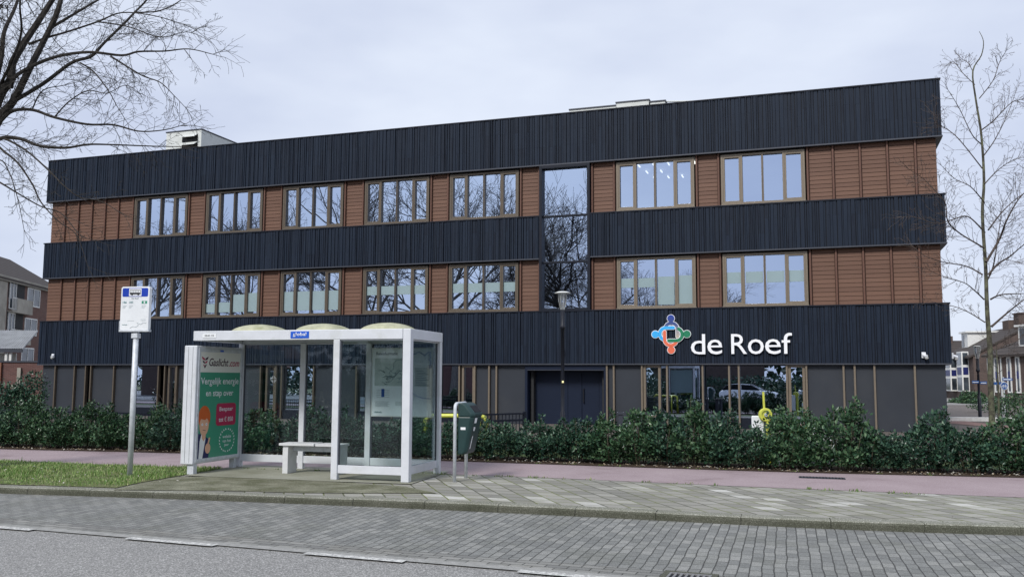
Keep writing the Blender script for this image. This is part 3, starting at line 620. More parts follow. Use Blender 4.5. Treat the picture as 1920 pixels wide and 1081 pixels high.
# rooftop plant
def unit(x0,x1,y0,y1,z0,z1,label,lou=None,parts=()):
    t_=thing('rooftop_unit',label,'ventilation unit',W(x0,y0,z0),BR,'ventilation units on the school roof')
    a=MB(); a.box(0,0,0,x1-x0,y1-y0,z1-z0); b=a.build('housing','unit_white',t_,.01)
    a=MB(); a.box(-.03,-.03,z1-z0,x1-x0+.03,y1-y0+.03,z1-z0+.05); a.build('cap','steel_dark',t_)
    for i in range(1,int((x1-x0)/1.3)): pass
    if lou:
        lx0,lx1,lz0,lz1=lou; a=MB(); a.box(lx0,-.02,lz0,lx1,-.005,lz1,1)
        n_=2
        for k in range(n_): zz=lz0+(k+1)*(lz1-lz0)/n_; a.add([(lx0,-.02,zz),(lx1,-.02,zz),(lx1,-.26,zz-.16),(lx0,-.26,zz-.16),(lx0,-.02,zz-.03),(lx1,-.02,zz-.03),(lx1,-.26,zz-.19),(lx0,-.26,zz-.19)],[(3,2,1,0),(4,5,6,7),(2,3,7,6),(0,4,7,3),(1,2,6,5)],0)
        a.build('louvre',['unit_white','black'],t_)
    return t_
R0=Z5-.25
# left: corner seen at (378,243); placed 2.5 m behind the front
c0=BM.inverted()@AT(378,243,42.5); c1=BM.inverted()@AT(305,250.5,42.5+73*42.5/1690*.34)
unit(c0.x-2.05,c0.x,c0.y,c0.y+5.5,R0,c0.z,'white louvred ventilation box at the left end of the roof',(.95,1.85,c0.z-R0-.95,c0.z-R0-.18))
def bp(px,py,yl):   # point on the vertical plane y=yl of the building seen at this pixel
    inv=BM.inverted(); o=inv@Vector((0,0,CH)); d=(inv.to_3x3())@ray(px,py); k=(yl-o.y)/d.y; return o+d*k
pl_=unit(bp(1068,208,4).x,bp(1155,199,4).x,4,6.5,R0,bp(1110,203,4).z,'low white ventilation duct with a slotted left end on the right part of the roof',(.1,1.2,.2,.5))
unit(bp(1156,194,4).x,bp(1217,187,4).x,3.95,6.5,R0,bp(1190,190.5,3.95).z,'taller white ventilation box between two lower ducts on the roof')
unit(bp(1219,192,4).x,bp(1247,189,4).x,4,6.5,R0,bp(1232,191,4).z,'short white ventilation box right of the tall roof box')
a0=bp(1250,189,4.6); a1=bp(1362,183,4.6); t_=thing('rooftop_rail','thin pale rail along the roof right of the ventilation boxes','rail',W(a0.x,4.6,R0),BR)
a=MB(); a.tube([(0,0,a0.z-R0-.03),(a1.x-a0.x,0,a1.z-R0-.12)],.03,6)
for k in range(5): a.tube([((a1.x-a0.x)*k/4,0,0),((a1.x-a0.x)*k/4,0,a0.z-R0-.05-.09*k/4)],.02,5)
a.build('rail','unit_white',t_)
# ================================================================== BUS SHELTER (local x along the front, y to the rear)
SL=Vector((-5.30,15.06,.012)); SR=R(-16.1); L_=3.88; D_=1.42
she=thing('bus_shelter','white framed glass bus shelter with three domed roof lights','bus shelter',SL,SR)
SM=Matrix.Translation(SL)@Matrix.Rotation(SR,4,'Z')
ZF0,ZF1=2.19,2.35
def post(x,y,w_=.10,d=.10,z1=ZF0): a=MB(); a.box(x-w_/2,y-d/2,0,x+w_/2,y+d/2,z1-.001); a.build('post','white_paint',she,.008)
post(L_-.06,.06,.13,.12,ZF1+.002); post(2.62,.05,.11,.10)
for x in (.05,1.29,2.56): post(x,D_-.05,.10,.09)
post(L_-.05,D_-.05,.10,.10)
fa=MB(); fa.box(-.02,0,ZF0,L_-.13,.07,ZF1).box(-.02,D_-.06,ZF0,L_,D_+.01,ZF1).box(-.02,.07,ZF0,.05,D_-.06,ZF1).box(L_-.07,.12,ZF0,L_+.004,D_-.06,ZF1); fa.build('fascia','white_paint',she,.008)
ri=MB(); ri.box(-.01,-.01,ZF1-.002,L_+.01,D_+.02,ZF1+.008); 
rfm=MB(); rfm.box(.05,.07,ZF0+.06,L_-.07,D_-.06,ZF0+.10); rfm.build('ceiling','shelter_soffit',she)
for cx in (.80,2.02,3.20):
    d=MB(); n1_=28; vs=[]; fs=[]; rings=8; cy=.72
    for i in range(rings+1):
        ph=i/rings*PI/2; rr=math.cos(ph); h=.17*math.sin(ph)
        for j in range(n1_):
            a=2*PI*j/n1_; q=(abs(math.cos(a))**4+abs(math.sin(a))**4)**(-.25)*.75+.25
            vs.append((cx+.46*rr*math.cos(a)*q*.95,cy+.46*rr*math.sin(a)*q,ZF1-.03+h))
    fs=[(i*n1_+j,i*n1_+(j+1)%n1_,(i+1)*n1_+(j+1)%n1_,(i+1)*n1_+j) for i in range(rings) for j in range(n1_)]
    d.add(vs,fs); d.build('roof_dome','dome_plastic',she,smooth=True)
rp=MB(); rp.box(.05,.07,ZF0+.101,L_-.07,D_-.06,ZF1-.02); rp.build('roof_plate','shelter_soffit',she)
def pane(a,b,label=None,zb=.24,zt=ZF0-.02,dec=None):
    a=Vector((*a,0));b=Vector((*b,0)); d=(b-a).normalized(); nn=Vector((-d.y,d.x,0)); T=Matrix((( d.x,nn.x,0,a.x),(d.y,nn.y,0,a.y),(0,0,1,0),(0,0,0,1))); Ln=(b-a).length
    r_=MB(); r_.box(0,-.025,.10,Ln,.025,.225,0,T); r_.box(0,-.022,zt,Ln,.022,ZF0-.001,0,T); r_.box(0,-.012,.225,.022,.012,zt,1,T); r_.box(Ln-.022,-.012,.225,Ln,.012,zt,1,T)
    fr=r_.build('pane_frame',['white_paint','steel_dark'],she,.004)
    g=MB(); g.box(.022,-.004,.225,Ln-.022,.004,zt,0,T); g.build('glass_pane','clear_glass',fr)
    if dec:
        q=MB(); cx,cz=dec; g_=.010; s=.066
        for sx_ in (-1,1):
            for sz in (-1,1): pts=[(cx+sx_*g_,cz+sz*g_),(cx+sx_*s,cz+sz*g_),(cx+sx_*s*.55,cz+sz*s*.55),(cx+sx_*g_,cz+sz*s)]; q.prism(pts,-.010,-.0075,0,T)
        q.build('glass_decal','decal_white',fr)
pane((.10,D_-.05),(1.24,D_-.05),dec=(.60,1.55)); pane((1.34,D_-.05),(2.51,D_-.05),dec=(.60,1.55)); pane((2.61,D_-.05),(L_-.10,D_-.05),dec=(.02,1.55))
pane((2.675,.05),(L_-.125,.05)); pane((L_-.06,.12),(L_-.06,D_-.10))
ft=MB()
for x,y in ((L_-.06,.06),(2.62,.05),(.05,D_-.05),(1.29,D_-.05),(2.56,D_-.05),(L_-.05,D_-.05)): ft.box(x-.035,y-.035,-.005,x+.035,y+.035,.01)
lb=MB(); lb.box(.16,-.006,2.235,.42,-.0005,2.305); l=lb.build('number_plate','label_white',she,.002); text_obj('lettering','3840 05','black',l,.20,2.255,.18,.032,-.0065,.001)
lb=MB(); lb.box(1.80,-.008,2.215,2.13,-.0005,2.325); l=lb.build('operator_plate','label_blue',she,.002); text_obj('lettering','global','label_white',l,1.845,2.235,.24,.075,-.0085,.001,.015)
# route information poster inside the right rear bay
ip=thing('information_poster','pale travel information poster with a route map inside the shelter','poster',SM@Vector((2.63,D_-.10,0)),SR)
plain('poster_pale',(.80,.86,.88),.35,.5,0,.03,.6); plain('poster_grey',(.50,.58,.56),.4,.4,0,.1,8); plain('ink_grey',(.12,.17,.19),.5,.3); plain('ink_blue',(.03,.10,.35),.5,.3); plain('ink_pale',(.22,.29,.31),.5,.3); plain('ink_teal',(.02,.18,.2),.5,.3)
a=MB(); a.box(0,-.012,.93,1.13,.0,2.10,0); b_=a.build('board','poster_pale',ip,.003)
a=MB(); a.box(.0,-.018,.93,1.13,-.0125,.95).box(0,-.018,2.08,1.13,-.0125,2.10).box(0,-.018,.95,.02,-.0125,2.08).box(1.11,-.018,.95,1.13,-.0125,2.08); a.build('frame','unit_white',ip)
a=MB(); a.box(.06,-.0145,1.45,.70,-.0125,1.92); a.build('map','poster_grey',b_)
random.seed(3); a=MB()
for k in range(16):
    p=Vector((random.uniform(.12,.6),random.uniform(1.5,1.85))); pts=[]
    for j in range(5): pts.append((p.x,-.016,p.y)); p+=Vector((random.uniform(-.09,.11),random.uniform(-.05,.07))); p.x=min(max(p.x,.08),.68); p.y=min(max(p.y,1.47),1.9)
    a.tube(pts,.0028,4)
a.tube([(.28+.06*k,-.0165,1.56+.03*k+.03*math.sin(k*2)) for k in range(6)],.006,4)
a.build('map_line','ink_pale',b_)
text_obj('lettering','Reisinformatie','ink_grey',b_,.08,1.975,.40,.055,-.0135,.001,.01)
a=MB()
for k in range(9): a.box(.82,-.0145,1.46+.03*k,1.05-.05*(k%3),-.0125,1.472+.03*k)
for k in range(5): a.box(.08,-.0145,1.10+.02*k,.34-.03*(k%2),-.0125,1.106+.02*k)
for k in range(4): a.box(.45,-.0145,1.12+.02*k,.58,-.0125,1.126+.02*k)
for k in range(5): a.box(.10+.0*k,-.0145,1.26+.03*k,.34,-.0125,1.265+.03*k)
a.build('timetable_text','ink_pale',b_)
a=MB(); a.box(.80,-.0135,1.44,1.07,-.0125,1.76); a.build('timetable_panel','poster_grey',b_)
a=MB(); a.box(.19,-.016,1.26,.245,-.013,1.40); a.build('colour_block','ink_blue',b_)
a=MB(); pts=[(.62,2.02),(.66,1.99),(.70,2.03),(.75,1.99),(.81,1.99),(.86,2.03),(.93,2.0),(.98,1.96),(1.04,2.02),(1.09,2.03),(1.06,1.98),(1.09,1.94),(1.06,1.90),(1.09,1.86),(1.08,1.80)]
a.tube([(p[0],-.016,p[1]) for p in pts],.006,5); a.tube([(1.08+.022*math.cos(q*PI/5),-.016,1.78+.022*math.sin(q*PI/5)) for q in range(11)],.005,5); a.tube([(.0+.74,-.015,1.35),(.85,-.015,1.28),(.95,-.015,1.25),(1.1,-.015,1.24)],.004,4); a.build('route_line','ink_blue',b_)
text_obj('lettering','Abbelly','ink_teal',b_,.06,.985,.15,.035,-.0135,.001,.01,.2)
# bench
be=thing('bench','low white concrete bench of two slabs inside the shelter','bench',SM@Vector((1.36,.66,0)),SR)
a=MB(); a.box(-.03,-.14,.46,.60,.22,.50,0,Matrix.Rotation(R(3),4,'Z')); a.build('seat','bench_concrete',be,.006)
a=MB(); a.box(.61,-.06,.455,1.06,.30,.495,0,Matrix.Rotation(R(-1),4,'Z')); a.build('seat','bench_concrete',be,.006)
a=MB(); a.box(.03,-.10,0,.13,.20,.459); a.build('leg','bench_concrete',be,.006)
a=MB(); a.box(.94,-.02,0,1.03,.28,.454); a.build('leg','bench_concrete',be,.006)
a=MB(); a.box(.13,.06,.36,.94,.12,.44); a.build('crossbar','galvanised',be)
# advert display at the left end of the shelter: local frame: X toward camera-right along poster normal? -> u runs from front to rear
AL=G(356,889.5,.0); AD=(SM@Vector((.02,D_,0))-AL); AD.z=0; ang=math.atan2(AD.y,AD.x); AW=1.30
adv=thing('advert_display','tall white lightbox with a green energy poster at the left end of the shelter','advertising display',AL+Vector((0,0,.0)),ang)
# local x: front -> rear ; local -y: towards the inside of the shelter (poster side)
plain('ad_cream',(.80,.80,.74),.35,.5,0,.05,1.); plain('ad_green',(.045,.29,.18),.35,.5,0,.05,1.); plain('ad_crimson',(.42,.018,.08),.35,.5,0,.03); plain('ad_ink',(.05,.012,.03),.4,.4); plain('skin',(.72,.42,.28),.5,.3,0,.03); plain('hair_orange',(.58,.12,.025),.5,.3,0,.05); plain('jacket_navy',(.018,.022,.10),.5,.3)
a=MB(); a.box(-.04,-.07,.17,AW,.17,2.12); a.build('housing','white_paint',adv,.015)
a=MB(); a.box(-.042,-.0,.2,-.0395,.004,2.1); a.box(-.042,.085,.2,-.0395,.09,2.1); a.build('seam','steel_dark',adv)
a=MB(); a.box(.0,-.06,0,.10,.06,.171); a.build('foot','galvanised',adv,.004); a=MB(); a.box(AW-.12,-.05,0,AW-.04,.05,.171); a.build('foot','galvanised',adv,.004)
PX0,PX1,PZ0,PZ1=.06,AW-.06,.25,2.02; yP=-.072
a=MB(); a.box(PX0-.05,-.085,PZ0-.05,PX1+.05,-.0705,PZ0).box(PX0-.05,-.085,PZ1,PX1+.05,-.0705,PZ1+.06).box(PX0-.05,-.085,PZ0,PX0,-.0705,PZ1).box(PX1,-.085,PZ0,PX1+.05,-.0705,PZ1); a.build('poster_frame','galvanised',adv,.003)
a=MB(); a.box((PX0+PX1)/2-.05,-.089,PZ1+.012,(PX0+PX1)/2+.05,-.0855,PZ1+.042); l=a.build('operator_plate','label_blue',adv)
a=MB(); a.box(PX0,-.074,PZ0,PX1,-.0708,PZ1-.34,1); a.box(PX0,-.074,PZ1-.34,PX1,-.0708,PZ1,0); po=a.build('poster',['ad_cream','ad_green'],adv)
PW=PX1-PX0
text_obj('lettering','Gaslicht','ad_ink',po,PX0+.25,PZ1-.235,.56,.135,-.0745,.001,.015,.25)
text_obj('lettering','.com','ad_crimson',po,PX0+.825,PZ1-.235,.32,.085,-.0745,.001,.015,.25)
text_obj('lettering','Vergelijk energie','label_white',po,PX0+PW/2,PZ1-.58,1.10,.15,-.0745,.001,.012,0,'C')
text_obj('lettering','en stap over','label_white',po,PX0+PW/2,PZ1-.775,.80,.12,-.0745,.001,.012,0,'C')
def rrect(x0,z0,x1,z1,r,n=5): return [(cx+r*math.cos(a),cz+r*math.sin(a)) for cx,cz,a0 in ((x1-r,z1-r,0),(x0+r,z1-r,PI/2),(x0+r,z0+r,PI),(x1-r,z0+r,3*PI/2)) for a in [a0+PI/2*k/n for k in range(n+1)]]
a=MB(); a.prism(rrect(PX0+.50,PZ0+.52,PX0+1.08,PZ0+.90,.06),-.077,-.0742); bb=a.build('price_badge','ad_crimson',po)
text_obj('lettering','Bespaar','label_white',bb,PX0+.79,PZ0+.745,.40,.095,-.0775,.001,.006,0,'C'); text_obj('lettering','tot € 850','label_white',bb,PX0+.79,PZ0+.585,.42,.085,-.0775,.001,.006,0,'C')
for i,s_ in enumerate(('website','van het','jaar')): text_obj('lettering',s_,'label_white',po,PX0+.84,PZ0+.30-.075*i,(.25,.25,.14)[i],.055,-.0745,.001,.004,0,'C')
lw=MB()
for s_ in (-1,1):
    for k in range(11):
        q=-PI*.46+PI*.92*k/10; cx=PX0+.84+s_*.205*math.cos(q); cz=PZ0+.25+.19*math.sin(q)
        for o_ in (.0,):
            dx,dz=s_*.028,.020; lw.prism([(cx,cz),(cx+dx*.3-0.006*s_,cz+dz*.9),(cx+dx,cz+dz+.012),(cx+dx*.7,cz-.002)],-.0765,-.0742)
lw.build('laurel_wreath','label_white',po)
def el(cx,cz,rx,rz,n=22,a0=0,a1=2*PI): return [(cx+rx*math.cos(a0+(a1-a0)*i/n),cz+rz*math.sin(a0+(a1-a0)*i/n)) for i in range(n)]
_a,_b=PX0,PZ0
def sc2(p): return [(_a+(x-_a)*.88,_b+(z-_b)*.72) for x,z in p]
hx,hz=PX0+.19,PZ0+.77
for nm,pg,mt,y in (('jacket',[(PX0+.0,PZ0+.0),(PX0+.36,PZ0),(PX0+.40,PZ0+.30),(PX0+.34,PZ0+.44),(PX0+.18,PZ0+.54),(PX0+.0,PZ0+.58)],'jacket_navy',-.0755),('shirt',[(PX0+.05,PZ0),(PX0+.17,PZ0),(PX0+.25,PZ0+.45),(PX0+.22,PZ0+.56),(PX0+.12,PZ0+.56),(PX0+.07,PZ0+.40)],'label_white',-.0762),('neck',[(hx-.06,hz-.30),(hx,hz-.38),(hx+.06,hz-.30),(hx+.06,hz-.1),(hx-.06,hz-.1)],'skin',-.0768),('hair',el(hx+.0,hz+.17,.19,.27),'hair_orange',-.0765),('face',el(hx,hz-.01,.145,.24),'skin',-.0775),('fringe',[(hx-.16,hz+.06),(hx-.10,hz+.14),(hx+.02,hz+.11),(hx+.08,hz+.15),(hx+.14,hz+.08),(hx+.17,hz+.12),(hx+.16,hz+.25),(hx,hz+.33),(hx-.16,hz+.22)],'hair_orange',-.0785),('hand',el(PX0+.33,PZ0+.22,.085,.12),'skin',-.0772),('thumb',[(PX0+.30,PZ0+.28),(PX0+.35,PZ0+.28),(PX0+.40,PZ0+.46),(PX0+.36,PZ0+.47)],'skin',-.0773)):
    a=MB(); a.prism(sc2(pg),y,-.0741); a.build('printed_'+nm,mt,po)
a=MB(); a.prism(sc2(el(hx-.06,hz+.01,.028,.03,12)),-.0785,-.0776).prism(sc2(el(hx+.07,hz+.01,.028,.03,12)),-.0785,-.0776); a.build('printed_eye','label_white',po)
a=MB(); a.prism(sc2(el(hx-.055,hz+.01,.009,.010,8)),-.0792,-.0786).prism(sc2(el(hx+.075,hz+.01,.009,.010,8)),-.0792,-.0786).prism(sc2([(hx-.04,hz-.125),(hx+.05,hz-.14),(hx+.05,hz-.128),(hx-.04,hz-.113)]),-.0785,-.0776); a.build('printed_pupil','ad_ink',po)
lg=MB(); cx,cz=PX0+.13,PZ1-.17
for i in range(3):
    for s_ in (-1,1):
        zz=cz+.06-.055*i; lg.prism([(cx+s_*.008,zz-.035),(cx+s_*.008,zz),(cx+s_*(.09-.02*i),zz+.035-(0.01*i)),(cx+s_*(.075-.02*i),zz-.01)],-.0765,-.0742,(i+(s_>0))%2)
lg.prism([(cx-.008,cz-.10),(cx+.008,cz-.10),(cx+.03,cz-.06),(cx-.03,cz-.06)],-.0765,-.0742,1); lg.build('torch_logo',['ad_crimson','ad_ink'],po)
# ================================================================== BUS STOP SIGN
bp0=G(243,893.5,.0); bs=thing('bus_stop_sign','white bus stop sign with blue header on a grey steel pole in the grass','bus stop sign',bp0,R(-9))
a=MB(); a.tube([(0,0,0),(0,0,2.50)],.043,14); a.build('pole','galvanised',bs,smooth=True)
a=MB(); a.box(-.055,-.055,2.22,.055,.055,2.30); a.build('collar','galvanised',bs,.008)
a=MB(); a.prism(rrect(-.25,2.34,.25,3.06,.035),-.075,.0); pl=a.build('plate','label_white',bs,.004)
a=MB(); a.prism(rrect(-.225,2.895,.225,3.035,.02),-.0775,-.0755); hd=a.build('header','sign_blue',pl)
a=MB(); a.box(-.11,-.079,2.905,.11,-.0776,3.025); pc=a.build('pictogram_field','label_white',hd)
a=MB(); a.box(-.095,-.0805,2.932,.095,-.0791,2.960); a.box(-.095,-.0805,2.960,-.089,-.0791,3.0).box(.089,-.0805,2.96,.095,-.0791,3.0).box(-.095,-.0805,2.998,.095,-.0791,3.004)
for k in range(5): a.box(-.058+.029*k-.002,-.0805,2.96,-.058+.029*k+.002,-.0791,2.998)
a.prism(el(-.055,2.930,.015,.015,12),-.0812,-.0806).prism(el(.055,2.930,.015,.015,12),-.0812,-.0806); a.build('bus_pictogram','black',pc)
text_obj('lettering','De Roef','ink_grey',pl,0,2.855,.12,.026,-.0755,.001,.01,0,'C')
text_obj('lettering','186','ink_teal',pl,-.215,2.785,.07,.035,-.0755,.001,.01); text_obj('lettering','185','ink_teal',pl,-.10,2.785,.07,.035,-.0755,.001,.01)
a=MB(); a.box(.12,-.077,2.78,.215,-.0755,2.825,0).box(.155,-.078,2.787,.18,-.0771,2.818,1); a.build('zone_badge',['ad_green','label_white'],pl)
a=MB()
for k,(x0,x1) in enumerate(((-.215,-.14),(-.10,-.03),(.12,.2))):
    for j in range(3): a.box(x0,-.0765,2.745-.018*j,x1-.015*j,-.0755,2.749-.018*j)
a.box(-.12,-.0765,2.50,0,-.0755,2.504).box(.11,-.0765,2.52,.2,-.0755,2.524).box(.13,-.0765,2.50,.2,-.0755,2.504)
a.tube([(-.07,-.077,2.38),(-.02,-.077,2.41),(.04,-.077,2.40),(.08,-.077,2.43),(.05,-.077,2.47),(.12,-.077,2.44),(.16,-.077,2.47),(.22,-.077,2.46)],.0025,4); a.build('small_print','ink_pale',pl)
text_obj('lettering','Abbelly','ink_teal',pl,-.215,2.425,.10,.022,-.0755,.001,.005,.2)
a=MB(); a.box(-.262,-.08,2.325,.262,.006,2.355).box(-.262,-.08,2.356,-.251,.006,2.5); a.build('holder','galvanised',bs,.003)
# ================================================================== LITTER BIN
pA=G(852,903,.0); pB=G(873.5,895.5,.0); dv=pB-pA; bn=thing('litter_bin','dark green litter bin on a grey steel hoop beside the shelter','litter bin',pA,math.atan2(dv.y,dv.x))
Lh=dv.length; a=MB()
hp=[(0,0,0),(0,0,1.12)]+[(.08-.08*math.cos(q*PI/10),0,1.12+.08*math.sin(q*PI/10)) for q in range(1,6)]+[(Lh-.08,0,1.20)]+[(Lh-.08+.08*math.sin(q*PI/10),0,1.12+.08*math.cos(q*PI/10)) for q in range(1,6)]+[(Lh,0,0)]
a.tube(hp,.028,12); a.build('hoop','galvanised',bn,smooth=True)
# body hangs right of the hoop (local -y), leaning outwards at the top; opening faces right
bd=MB()
def loft(secs,m=0):
    n_=len(secs[0]); vs=[p for s in secs for p in s]; bd.add(vs,[(i*n_+j,i*n_+(j+1)%n_,(i+1)*n_+(j+1)%n_,(i+1)*n_+j) for i in range(len(secs)-1) for j in range(n_)]+[tuple(range(n_))[::-1],tuple((len(secs)-1)*n_+j for j in range(n_))],m)
def sec(z,y0,y1,x0=.04,x1=Lh-.04,c=.05): return [(x0,y0,z),(x1,y0,z),(x1,y1+c,z),(x1-c,y1,z),(x0+c,y1,z),(x0,y1+c,z)]
loft([sec(.42,-.03,-.15),sec(.46,-.03,-.18),sec(.80,-.03,-.25),sec(1.00,-.03,-.29)]); body=bd.build('body','bin_green',bn,.015)
bd=MB(); loft([sec(1.003,-.03,-.30),sec(1.05,-.03,-.30),sec(1.18,-.035,-.19),sec(1.215,-.06,-.14)]); hood=bd.build('hood','bin_green',bn,.012)
a=MB(); nx,nz=.66,.75
T_=Matrix(((1,0,0,0),(0,1,0,0),(0,0,1,0),(0,0,0,1)))
a.add([(.13,-.289,1.07),(Lh-.13,-.289,1.07),(Lh-.13,-.206,1.168),(.13,-.206,1.168),(.13,-.281,1.062),(Lh-.13,-.281,1.062),(Lh-.13,-.198,1.16),(.13,-.198,1.16)],[(0,1,2,3),(0,4,5,1),(3,2,6,7),(0,3,7,4),(1,5,6,2)]); a.build('opening','black',hood)
a=MB(); a.add([(.12,-.276,.90),(.24,-.276,.90),(.24,-.292,.98),(.12,-.292,.98)],[(0,1,2,3)]); a.add([(.14,-.254,.78),(.22,-.254,.78),(.22,-.264,.84),(.14,-.264,.84)],[(0,1,2,3)]); a.add([(.15,-.192,.50),(.19,-.192,.50),(.19,-.237,.70),(.15,-.237,.70)],[(0,1,2,3)]); 
stk=a.build('sticker','label_white',body)
sb_=MB(); sb_.box(.036,-.16,.80,.0385,-.08,.84); sb_.build('badge','label_white',body)
tp=MB(); tp.box(.0355,-.33,.52,.038,-.27,.74,0,Matrix.Rotation(R(0),4,'X')); 
# ================================================================== STREET LAMPS
def lamp(loc,h,label,top='disc',sc=1.):
    t_=thing('street_lamp',label,'street lamp',loc,0,'black street lamps with glass cones')
    a=MB(); a.lathe([(.055*sc,0),(.055*sc,.9),(.04*sc,.95),(.036*sc,h-.85*sc),(.058*sc,h-.84*sc),(.062*sc,h-.78*sc),(.045*sc,h-.74*sc),(.045*sc,h-.42*sc)],16); a.build('pole','lamp_black',t_,smooth=True)
    a=MB(); a.lathe([(.045*sc,h-.42*sc),(.05*sc,h-.36*sc),(.09*sc,h-.2*sc),(.108*sc,h-.02*sc)],18); cone=a.build('glass_cone','lamp_glass',t_,smooth=True)
    a=MB()
    for k in range(8): q=2*PI*k/8+.2; a.tube([(.046*sc*math.cos(q),.046*sc*math.sin(q),h-.41*sc),(.091*sc*math.cos(q),.091*sc*math.sin(q),h-.2*sc),(.108*sc*math.cos(q),.108*sc*math.sin(q),h-.02*sc)],.004*sc,4)
    a.build('rib','unit_white',cone); a=MB(); a.lathe([(.0,h-.42*sc),(.03*sc,h-.4*sc),(.03*sc,h-.25*sc),(.0,h-.24*sc)],10); a.build('bulb','lamp_white',cone)
    a=MB()
    if top=='disc': a.lathe([(.0,h),(.10*sc,h-.005),(.17*sc,h-.03*sc),(.185*sc,h-.045*sc),(.17*sc,h-.045*sc),(.09*sc,h-.02*sc),(0,h-.02*sc)],28)
    else: a.lathe([(0,h+.01),(.10*sc,h),(.115*sc,h-.02),(0,h-.02)],18)
    a.build('cap','unit_white',t_,smooth=True); return t_
Lc=AT(1055,760,18.8); Lc.z=0; top=AT(1053,546,18.8).z
lc=lamp(Lc,top,'black street lamp with a wide disc top standing in front of the entrance','disc',.93); lc.children[0]
a=MB(); a.box(-.035,-.062,1.50,.035,-.04,1.57,0).box(-.018,-.064,1.515,.018,-.0621,1.555,1); a.build('label_plate',['black','glow_label'],lc)
Lr=G(1838,787,0); lr_=lamp(Vector((Lr.x,Lr.y,0)),AT(1833,648,Lr.y).z,'black street lamp with street name plates at the right edge near the houses','flat',1.25)
plain('plate_blue',(.03,.10,.30),.4,.4)
zz=AT(1836,718,Lr.y).z
a=MB(); a.box(-.30,-.075,zz+.0,-.02,-.06,zz+.11).box(.03,-.075,zz-.03,.30,-.06,zz+.08); l=a.build('name_plate','plate_blue',lr_)
a=MB(); a.box(-.28,-.078,zz+.03,-.05,-.0755,zz+.06).box(.06,-.078,zz-.0,.27,-.0755,zz+.03); a.build('lettering','label_white',l)
def psign(px,py,Y,label,rnd=True):
    p=AT(px,py,Y); t_=thing('sign_post',label,'road sign',(p.x,p.y,0),0)
    a=MB(); a.tube([(0,0,0),(0,0,p.z+.35)],.025,8); a.build('pole','galvanised',t_)
    if rnd:
        a=MB(); a.prism(el(0,p.z,.155,.155,28),-.045,-.03,1).prism(el(0,p.z,.14,.14,28),-.048,-.0451,0); d=a.build('disc',['plate_blue','label_white'],t_)
        a=MB()
        for cx in (-.07,.07): a.tube([(cx+.045*math.cos(q*PI/6),-.051,p.z-.03+.045*math.sin(q*PI/6)) for q in range(13)],.008,5,cap=False)
        a.tube([(-.07,-.051,p.z-.03),(-.03,-.051,p.z+.04),(.04,-.051,p.z+.04),(0,-.051,p.z-.03),(-.03,-.051,p.z+.04)],.008,5); a.tube([(.07,-.051,p.z-.03),(.035,-.051,p.z+.06),(.06,-.051,p.z+.065)],.008,5); a.build('bicycle_symbol','label_white',d)
    a=MB(); a.box(-.06,-.04,p.z+.21,.34,-.028,p.z+.31); l=a.build('name_plate','plate_blue',t_); a=MB(); a.box(-.03,-.043,p.z+.245,.30,-.0405,p.z+.275); a.build('lettering','label_white',l)
psign(1882,723,36.,'round blue bicycle sign with a street name plate on a grey post')
p=AT(1866,718,37.5); t_=thing('name_post','small blue street name plate behind the bare tree trunk','street name sign',(p.x,p.y,0)); a=MB(); a.tube([(.25,0,0),(.25,0,p.z)],.02,6); a.build('pole','galvanised',t_); a=MB(); a.box(-.1,-.03,p.z-.06,.26,-.02,p.z+.05); a.build('name_plate','plate_blue',t_)
# ================================================================== HEDGE SHRUBS
def leafq(mb,c,dr,nrm,l,w_,m=0):
    s=dr.cross(nrm).normalized()*w_; mid=c+dr*l*.5-nrm*l*.06; mb.add([c,mid+s,c+dr*l,mid-s],[(0,1,2,3)],m)
def shrub_mesh(seed,w_=.62,h=.95,dense=1.):
    rnd=random.Random(seed); lv=MB(); stm=MB()
    cl=[]
    for _ in range(int(98*dense)):
        a=rnd.uniform(0,2*PI); r=math.sqrt(rnd.random()); z=rnd.uniform(.0,1.)**.85
        rad=w_*(.62+.5*math.sin(z*PI*.78)); cl.append(Vector((r*rad*math.cos(a)*.9,r*rad*.75*math.sin(a),.08+z*(h-.06)*(1-.42*r*r))))
    ns=rnd.randint(3,5)
    for _ in range(ns):
        x=rnd.gauss(0,.17); y=rnd.uniform(-.2,.2); hh=h+rnd.uniform(.0,.36)*rnd.random(); z=h-.1
        while z<hh: cl.append(Vector((x+rnd.gauss(0,.02),y,z))); z+=.07
        stm.tube([(x*.5,y*.5,0),(x*.8,y,h*.5),(x,y,hh)],[.012,.008,.003],4)
    for _ in range(9):
        a=rnd.uniform(0,2*PI); r=rnd.uniform(.1,.4); stm.tube([(r*.6*math.cos(a),r*.5*math.sin(a),0),(r*math.cos(a),r*math.sin(a),.3),(r*1.3*math.cos(a),r*math.sin(a),h*.8)],[.010,.008,.004],4)
    for k,c in enumerate(cl):
        tall=c.z>h; n_=int(rnd.uniform(19,30)*(.7 if tall else 1)); sp=.06 if tall else .10
        for _ in range(n_):
            d=Vector((rnd.gauss(0,1),rnd.gauss(0,1),rnd.gauss(.25,1))).normalized(); p=c+d*sp*rnd.uniform(.3,1.1)
            if p.z<.07: p.z=.07+rnd.random()*.1
            dr=(d+Vector((rnd.gauss(0,.5),rnd.gauss(0,.5),rnd.uniform(0,.8)))).normalized(); nn=Vector((rnd.gauss(0,.5),rnd.gauss(0,.5),1)); nn=(nn-dr*nn.dot(dr)).normalized()
            leafq(lv,p,dr,nn,rnd.uniform(.050,.088),rnd.uniform(.017,.027))
    return lv,stm
vars_=[]
for k in range(8):
    lv,stm=shrub_mesh(100+k,random.Random(k).uniform(.52,.66),[.72,.80,.76,.84,.70,.78,.83,.74][k]); vars_.append((lv.mesh('foliage',['leaf_dark' if k%3 else 'leaf_mid']),stm.mesh('stems',['shrub_wood'])))
